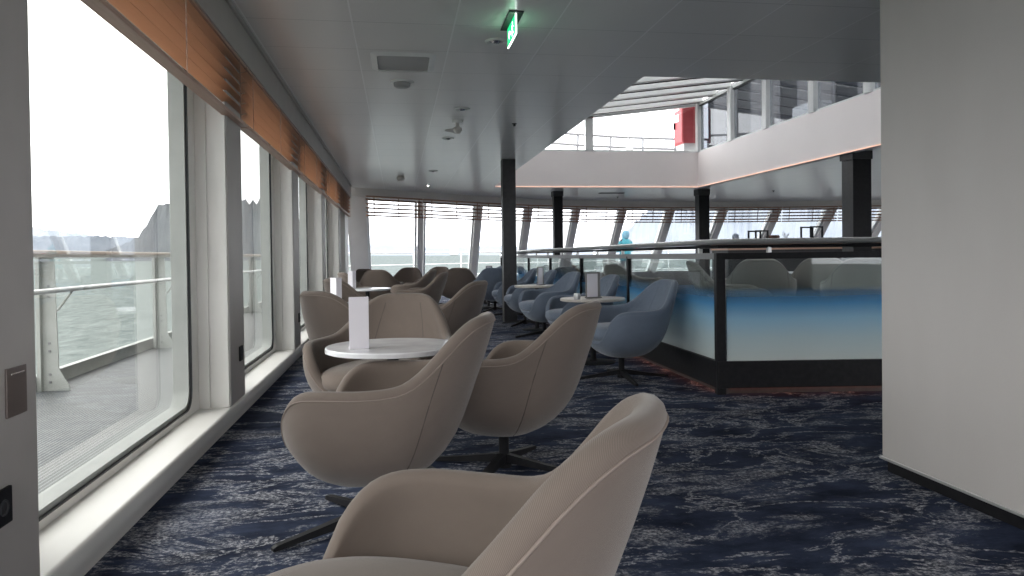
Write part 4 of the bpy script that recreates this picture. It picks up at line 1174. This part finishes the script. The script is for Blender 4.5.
# ------------------------------------------------------------------ promenade deck outside the left windows
dk = B(); dk.box(-2.78, -1.2, -4, 17.6, -0.06, 0.0)
struct(dk.build('floor_promenade', M['grating']), 'grey deck grating outside the side windows')
dk2 = B(); dk2.box(-1.245, -1.18, -4, 16, -0.3, 0.18); struct(dk2.build('wall_left_outer', M['deckwhite']))
kp = B(); kp.box(-2.80, -2.785, -4, 17.4, -0.3, 0.11, 0.002); kp.box(-2.82, -2.76, -4, 17.4, 0.108, 0.116)
pr = thing('promenade_railing', 'white deck railing with wooden cap outside the side windows', 'railing', (0, 0, 0))
kp.build('kick_plate', M['deckwhite'], pr)
M['teak'] = vary(mat('weathered_teak', (0.45, 0.36, 0.31), 0.5), (0.42, 0.33, 0.28), (0.5, 0.41, 0.35), 8, stretch=(10, 1, 10))
B().box(-2.74, -2.62, -4, 17.4, 1.055, 1.085, 0.008).build('wooden_cap', M['teak'], pr)
B().box(-2.70, -2.66, -4, 17.4, 1.03, 1.055, 0.002).build('cap_channel', M['greypaint'], pr)
B().tube([(-2.5, -4, 0.785), (-2.5, 17.4, 0.785)], 0.020, 10).build('lower_handrail', M['steel'], pr, smooth=True)
yy = 6.17 - 2.73 * 3
while yy < 17.4:
    g = B()
    g.prism([(-2.66, yy, 0), (-2.52, yy, 0), (-2.53, yy, 0.04), (-2.60, yy, 0.17), (-2.62, yy, 1.03), (-2.72, yy, 1.03), (-2.74, yy, 0)], (0, 0.012, 0))
    g.box(-2.74, -2.71, yy - 0.04, yy + 0.05, 0, 1.03)
    s_ = g.build('post', M['deckwhite'], pr)
    g = B()
    for z in (0.06, 0.12, 0.30, 0.36, 0.72, 0.80):
        g.box(-2.67, -2.652, yy - 0.008, yy, z, z + 0.018, 0.002)
    g.build('bolt', M['greyrail'], s_)
    g = B(); g.tube([(-2.60, yy, 0.62), (-2.5, yy + 0.02, 0.77)], 0.010, 6); g.tube([(-2.6, yy, 0.77), (-2.5, yy, 0.78)], 0.010, 6)
    g.build('rail_bracket', M['deckwhite'], pr)
    yy += 2.73
# foredeck and its rail beyond the raked front
fd = B(); fd.prism([(-3.4, 17.6, -0.01), (2.0, 22.6, -0.01), (6, 25.6, -0.01), (10, 27.3, -0.01), (17, 27.3, -0.01), (17, 23.7, -0.01), (7.5, 23.7, -0.01), (4.0, 22.5, -0.01), (-1, 17.5, -0.01)], (0, 0, -0.1))
struct(fd.build('floor_foredeck', M['grating']), 'outside deck beyond the front windows')
fr_ = thing('foredeck_railing', 'pale railing outside beyond the raked front windows', 'railing', (0, 0, 0))
FD = [(-2.6, 18.2), (-1.0, 20.0), (1.9, 22.5), (5.9, 24.9), (9.9, 26.2), (16.9, 26.2)]
for z in (1.12, 0.78, 0.45, 0.12):
    B().tube([(x, y, z) for x, y in FD], 0.024 if z > 1 else 0.014, 8).build('rail', M['greypaint'] if z > 1 else M['white'], fr_, smooth=True)
for (a, b) in zip(FD, FD[1:]):
    n = int(math.dist(a, b) / 1.5)
    for k in range(n):
        u = k / n
        B().tube([(a[0] + (b[0] - a[0]) * u, a[1] + (b[1] - a[1]) * u, -0.01), (a[0] + (b[0] - a[0]) * u, a[1] + (b[1] - a[1]) * u, 1.12)], 0.02, 8).build('post', M['white'], fr_, smooth=True)

# person outside in a hooded turquoise jacket
def skin_body(name, verts, edges, radii, m, parent, root=0, sub=2):
    me = bpy.data.meshes.new(name); me.from_pydata(verts, edges, []); me.update()
    o = bpy.data.objects.new(name, me); COL.objects.link(o); o.parent = parent
    sk = o.modifiers.new('skin', 'SKIN'); sk.use_smooth_shade = True
    lay = me.skin_vertices[0].data if me.skin_vertices else None
    if lay is None:
        bpy.context.view_layer.objects.active = o
    for i, r in enumerate(radii):
        d = me.skin_vertices[0].data[i]
        d.radius = (r, r) if not isinstance(r, tuple) else r
        d.use_root = (i == root)
    ss = o.modifiers.new('subd', 'SUBSURF'); ss.levels = sub; ss.render_levels = sub
    me.materials.append(m)
    return o
pe = thing('person', 'person in a turquoise hooded jacket standing outside the front windows', 'person', (*W(7.35, 23.9), -0.01), math.radians(200))
V = [(0, 0, .95), (0, 0, 1.10), (0, 0, 1.32), (0, .01, 1.45), (0, .0, 1.53), (0, -.01, 1.63), (0, -.01, 1.72),
     (.10, 0, .90), (.11, -.01, .50), (.11, .02, .09), (.11, -.13, .04), (-.10, 0, .90), (-.11, .01, .50), (-.11, .03, .09), (-.11, -.12, .04),
     (.19, .0, 1.42), (.25, .01, 1.14), (.16, -.22, 1.12), (.10, -.28, 1.13), (-.19, .0, 1.42), (-.25, .01, 1.14), (-.16, -.22, 1.12), (-.10, -.28, 1.13)]
E = [(0, 1), (1, 2), (2, 3), (3, 4), (4, 5), (5, 6), (0, 7), (7, 8), (8, 9), (9, 10), (0, 11), (11, 12), (12, 13), (13, 14), (3, 15), (15, 16), (16, 17), (17, 18), (3, 19), (19, 20), (20, 21), (21, 22)]
R = [.13, .135, .15, .09, .05, .085, .07, .085, .06, .045, .035, .085, .06, .045, .035, .065, .048, .038, .03, .065, .048, .038, .03]
try:
    bpy_ok = True
    body = skin_body('body', V, E, R, M['trousers'], pe)
except Exception as ex_:
    print('skin failed', ex_)
jk = B()
def ell_loft(mb, secs, seg=20):
    rings = [[mb.bm.verts.new((cx + rx * math.cos(2 * PI * k / seg), cy + ry * math.sin(2 * PI * k / seg), z)) for k in range(seg)] for cx, cy, rx, ry, z in secs]
    for A, Bv in zip(rings, rings[1:]):
        for k in range(seg): mb.bm.faces.new((A[k], A[(k + 1) % seg], Bv[(k + 1) % seg], Bv[k]))
    mb.bm.faces.new(rings[0]); mb.bm.faces.new(rings[-1])
ell_loft(jk, [(0, 0, .19, .15, .80), (0, 0, .20, .155, .95), (0, 0, .19, .15, 1.15), (0, 0, .22, .15, 1.35), (0, 0, .20, .13, 1.44), (0, 0, .12, .10, 1.50), (0, 0, .08, .08, 1.53)])
for s in (-1, 1):
    jk.tube([(s * .19, 0, 1.41), (s * .25, .01, 1.14), (s * .16, -.20, 1.12)], [.08, .065, .05], 12)
jk.build('jacket', M['jacket'], pe, smooth=True)
hd = B(); ell_loft(hd, [(0, .01, .07, .08, 1.48), (0, .01, .105, .12, 1.55), (0, .02, .118, .135, 1.64), (0, .02, .105, .12, 1.73), (0, .02, .05, .06, 1.78)])
hd.build('hood', M['hood'], pe, smooth=True)
fc = B(); fc.lathe([(0.001, -.09)] + [(.075 * math.sin(a * PI / 10), -.095 * math.cos(a * PI / 10)) for a in range(1, 10)] + [(0.001, .095)], 16, (0, -.065, 1.63))
fc.tube([(0, -.135, 1.65), (0, -.158, 1.62)], [.01, .014], 6); 
fc.build('face', M['skin'], pe, smooth=True)
for s in (-1, 1):
    B().lathe([(0.0005, -.008), (.008, 0), (.0005, .008)], 8, (s * .03, -.134, 1.655)).build('eye', M['black'], pe)
    hnd = B(); hnd.box(-.03, .03, -.05, .03, -.012, .012, .008)
    for q in range(4): hnd.tube([(-.022 + q * .015, -.045, 0), (-.022 + q * .014, -.075 - .006 * (q in (1, 2)), -.008), (-.02 + q * .013, -.095, -.022)], .006, 6)
    hnd.tube([(-.03 * s * -1, -.01, 0), (-.045 * s * -1, -.04, -.004)], .007, 6)
    h_ = hnd.build('hand', M['skin'], pe, smooth=True); h_.location = (s * .10, -.26, 1.12)
cupo = B().lathe([(0, 0), (.028, 0), (.036, .10), (.032, .10), (.026, .006), (0, .006)], 16).build('cup', M['pink'], smooth=True, flatang=SH)
cupo.location = (*W(7.75, 24.02), 1.14); tag(cupo, 'pink cup held by the person in the turquoise jacket', 'cup')

# ------------------------------------------------------------------ sea and hills; the ship heels and trims a little, so the sea is tilted against it
TILT = Matrix.Rotation(0.012, 4, 'Y') @ Matrix.Rotation(0.008, 4, 'X')
SEAZ = -13.0
s = B(); nsea = 40
s.prism([(3500 * math.cos(2 * PI * k / nsea), 3500 * math.sin(2 * PI * k / nsea), SEAZ) for k in range(nsea)], (0, 0, -1))
for v in s.bm.verts: v.co = TILT @ v.co
so = s.build('sea', M['sea']); struct(so, 'grey-green calm sea'); so['kind'] = 'structure'
def hill(label, prof, dist, depth, m, seed):
    """ridge whose skyline follows prof = [(bearing deg from +Y to the right, elevation in milliradians)], a real solid ridge of given depth"""
    random.seed(seed)
    bm = bmesh.new()
    a0, a1 = prof[0][0], prof[-1][0]
    n = max(24, int((a1 - a0) * 4)); rows = []
    ph = [random.uniform(0, 6) for _ in range(6)]
    NR = 9
    for j in range(NR + 1):
        v = j / NR
        shape = math.sin(min(1.0, v * 2) * PI / 2) if v < 0.5 else math.cos((v - 0.5) * PI)
        d = dist + depth * (v - 0.5)
        r = []
        for i in range(n + 1):
            a = a0 + (a1 - a0) * i / n
            # piecewise-linear skyline
            for (p0, h0), (p1, h1) in zip(prof, prof[1:]):
                if p0 <= a <= p1: h = h0 + (h1 - h0) * (a - p0) / (p1 - p0); break
            h = h * dist / 1000
            jag = 1 + 0.05 * math.sin(a * 3.1 + ph[0]) * math.sin(a * 7.7 + ph[1]) + 0.05 * math.sin(a * 13 + ph[2] + v * 9)
            z = (SEAZ * 0 + h) * shape * jag
            ar = math.radians(a)
            r.append(bm.verts.new(TILT @ Vector((d * math.sin(ar), d * math.cos(ar), SEAZ + max(z, -1) + (13 if shape > 0.5 else 13 * shape * 2) * (1 if h > 0 else 0)))))
        rows.append(r)
    for A, Bv in zip(rows, rows[1:]):
        for i in range(n): bm.faces.new((A[i], A[i + 1], Bv[i + 1], Bv[i]))
    bmesh.ops.recalc_face_normals(bm, faces=bm.faces[:])
    me = bpy.data.meshes.new('hill'); bm.to_mesh(me); bm.free(); me.materials.append(m)
    o = bpy.data.objects.new('hill', me); COL.objects.link(o)
    tag(o, label, 'hill', 'hills across the water')
    return o
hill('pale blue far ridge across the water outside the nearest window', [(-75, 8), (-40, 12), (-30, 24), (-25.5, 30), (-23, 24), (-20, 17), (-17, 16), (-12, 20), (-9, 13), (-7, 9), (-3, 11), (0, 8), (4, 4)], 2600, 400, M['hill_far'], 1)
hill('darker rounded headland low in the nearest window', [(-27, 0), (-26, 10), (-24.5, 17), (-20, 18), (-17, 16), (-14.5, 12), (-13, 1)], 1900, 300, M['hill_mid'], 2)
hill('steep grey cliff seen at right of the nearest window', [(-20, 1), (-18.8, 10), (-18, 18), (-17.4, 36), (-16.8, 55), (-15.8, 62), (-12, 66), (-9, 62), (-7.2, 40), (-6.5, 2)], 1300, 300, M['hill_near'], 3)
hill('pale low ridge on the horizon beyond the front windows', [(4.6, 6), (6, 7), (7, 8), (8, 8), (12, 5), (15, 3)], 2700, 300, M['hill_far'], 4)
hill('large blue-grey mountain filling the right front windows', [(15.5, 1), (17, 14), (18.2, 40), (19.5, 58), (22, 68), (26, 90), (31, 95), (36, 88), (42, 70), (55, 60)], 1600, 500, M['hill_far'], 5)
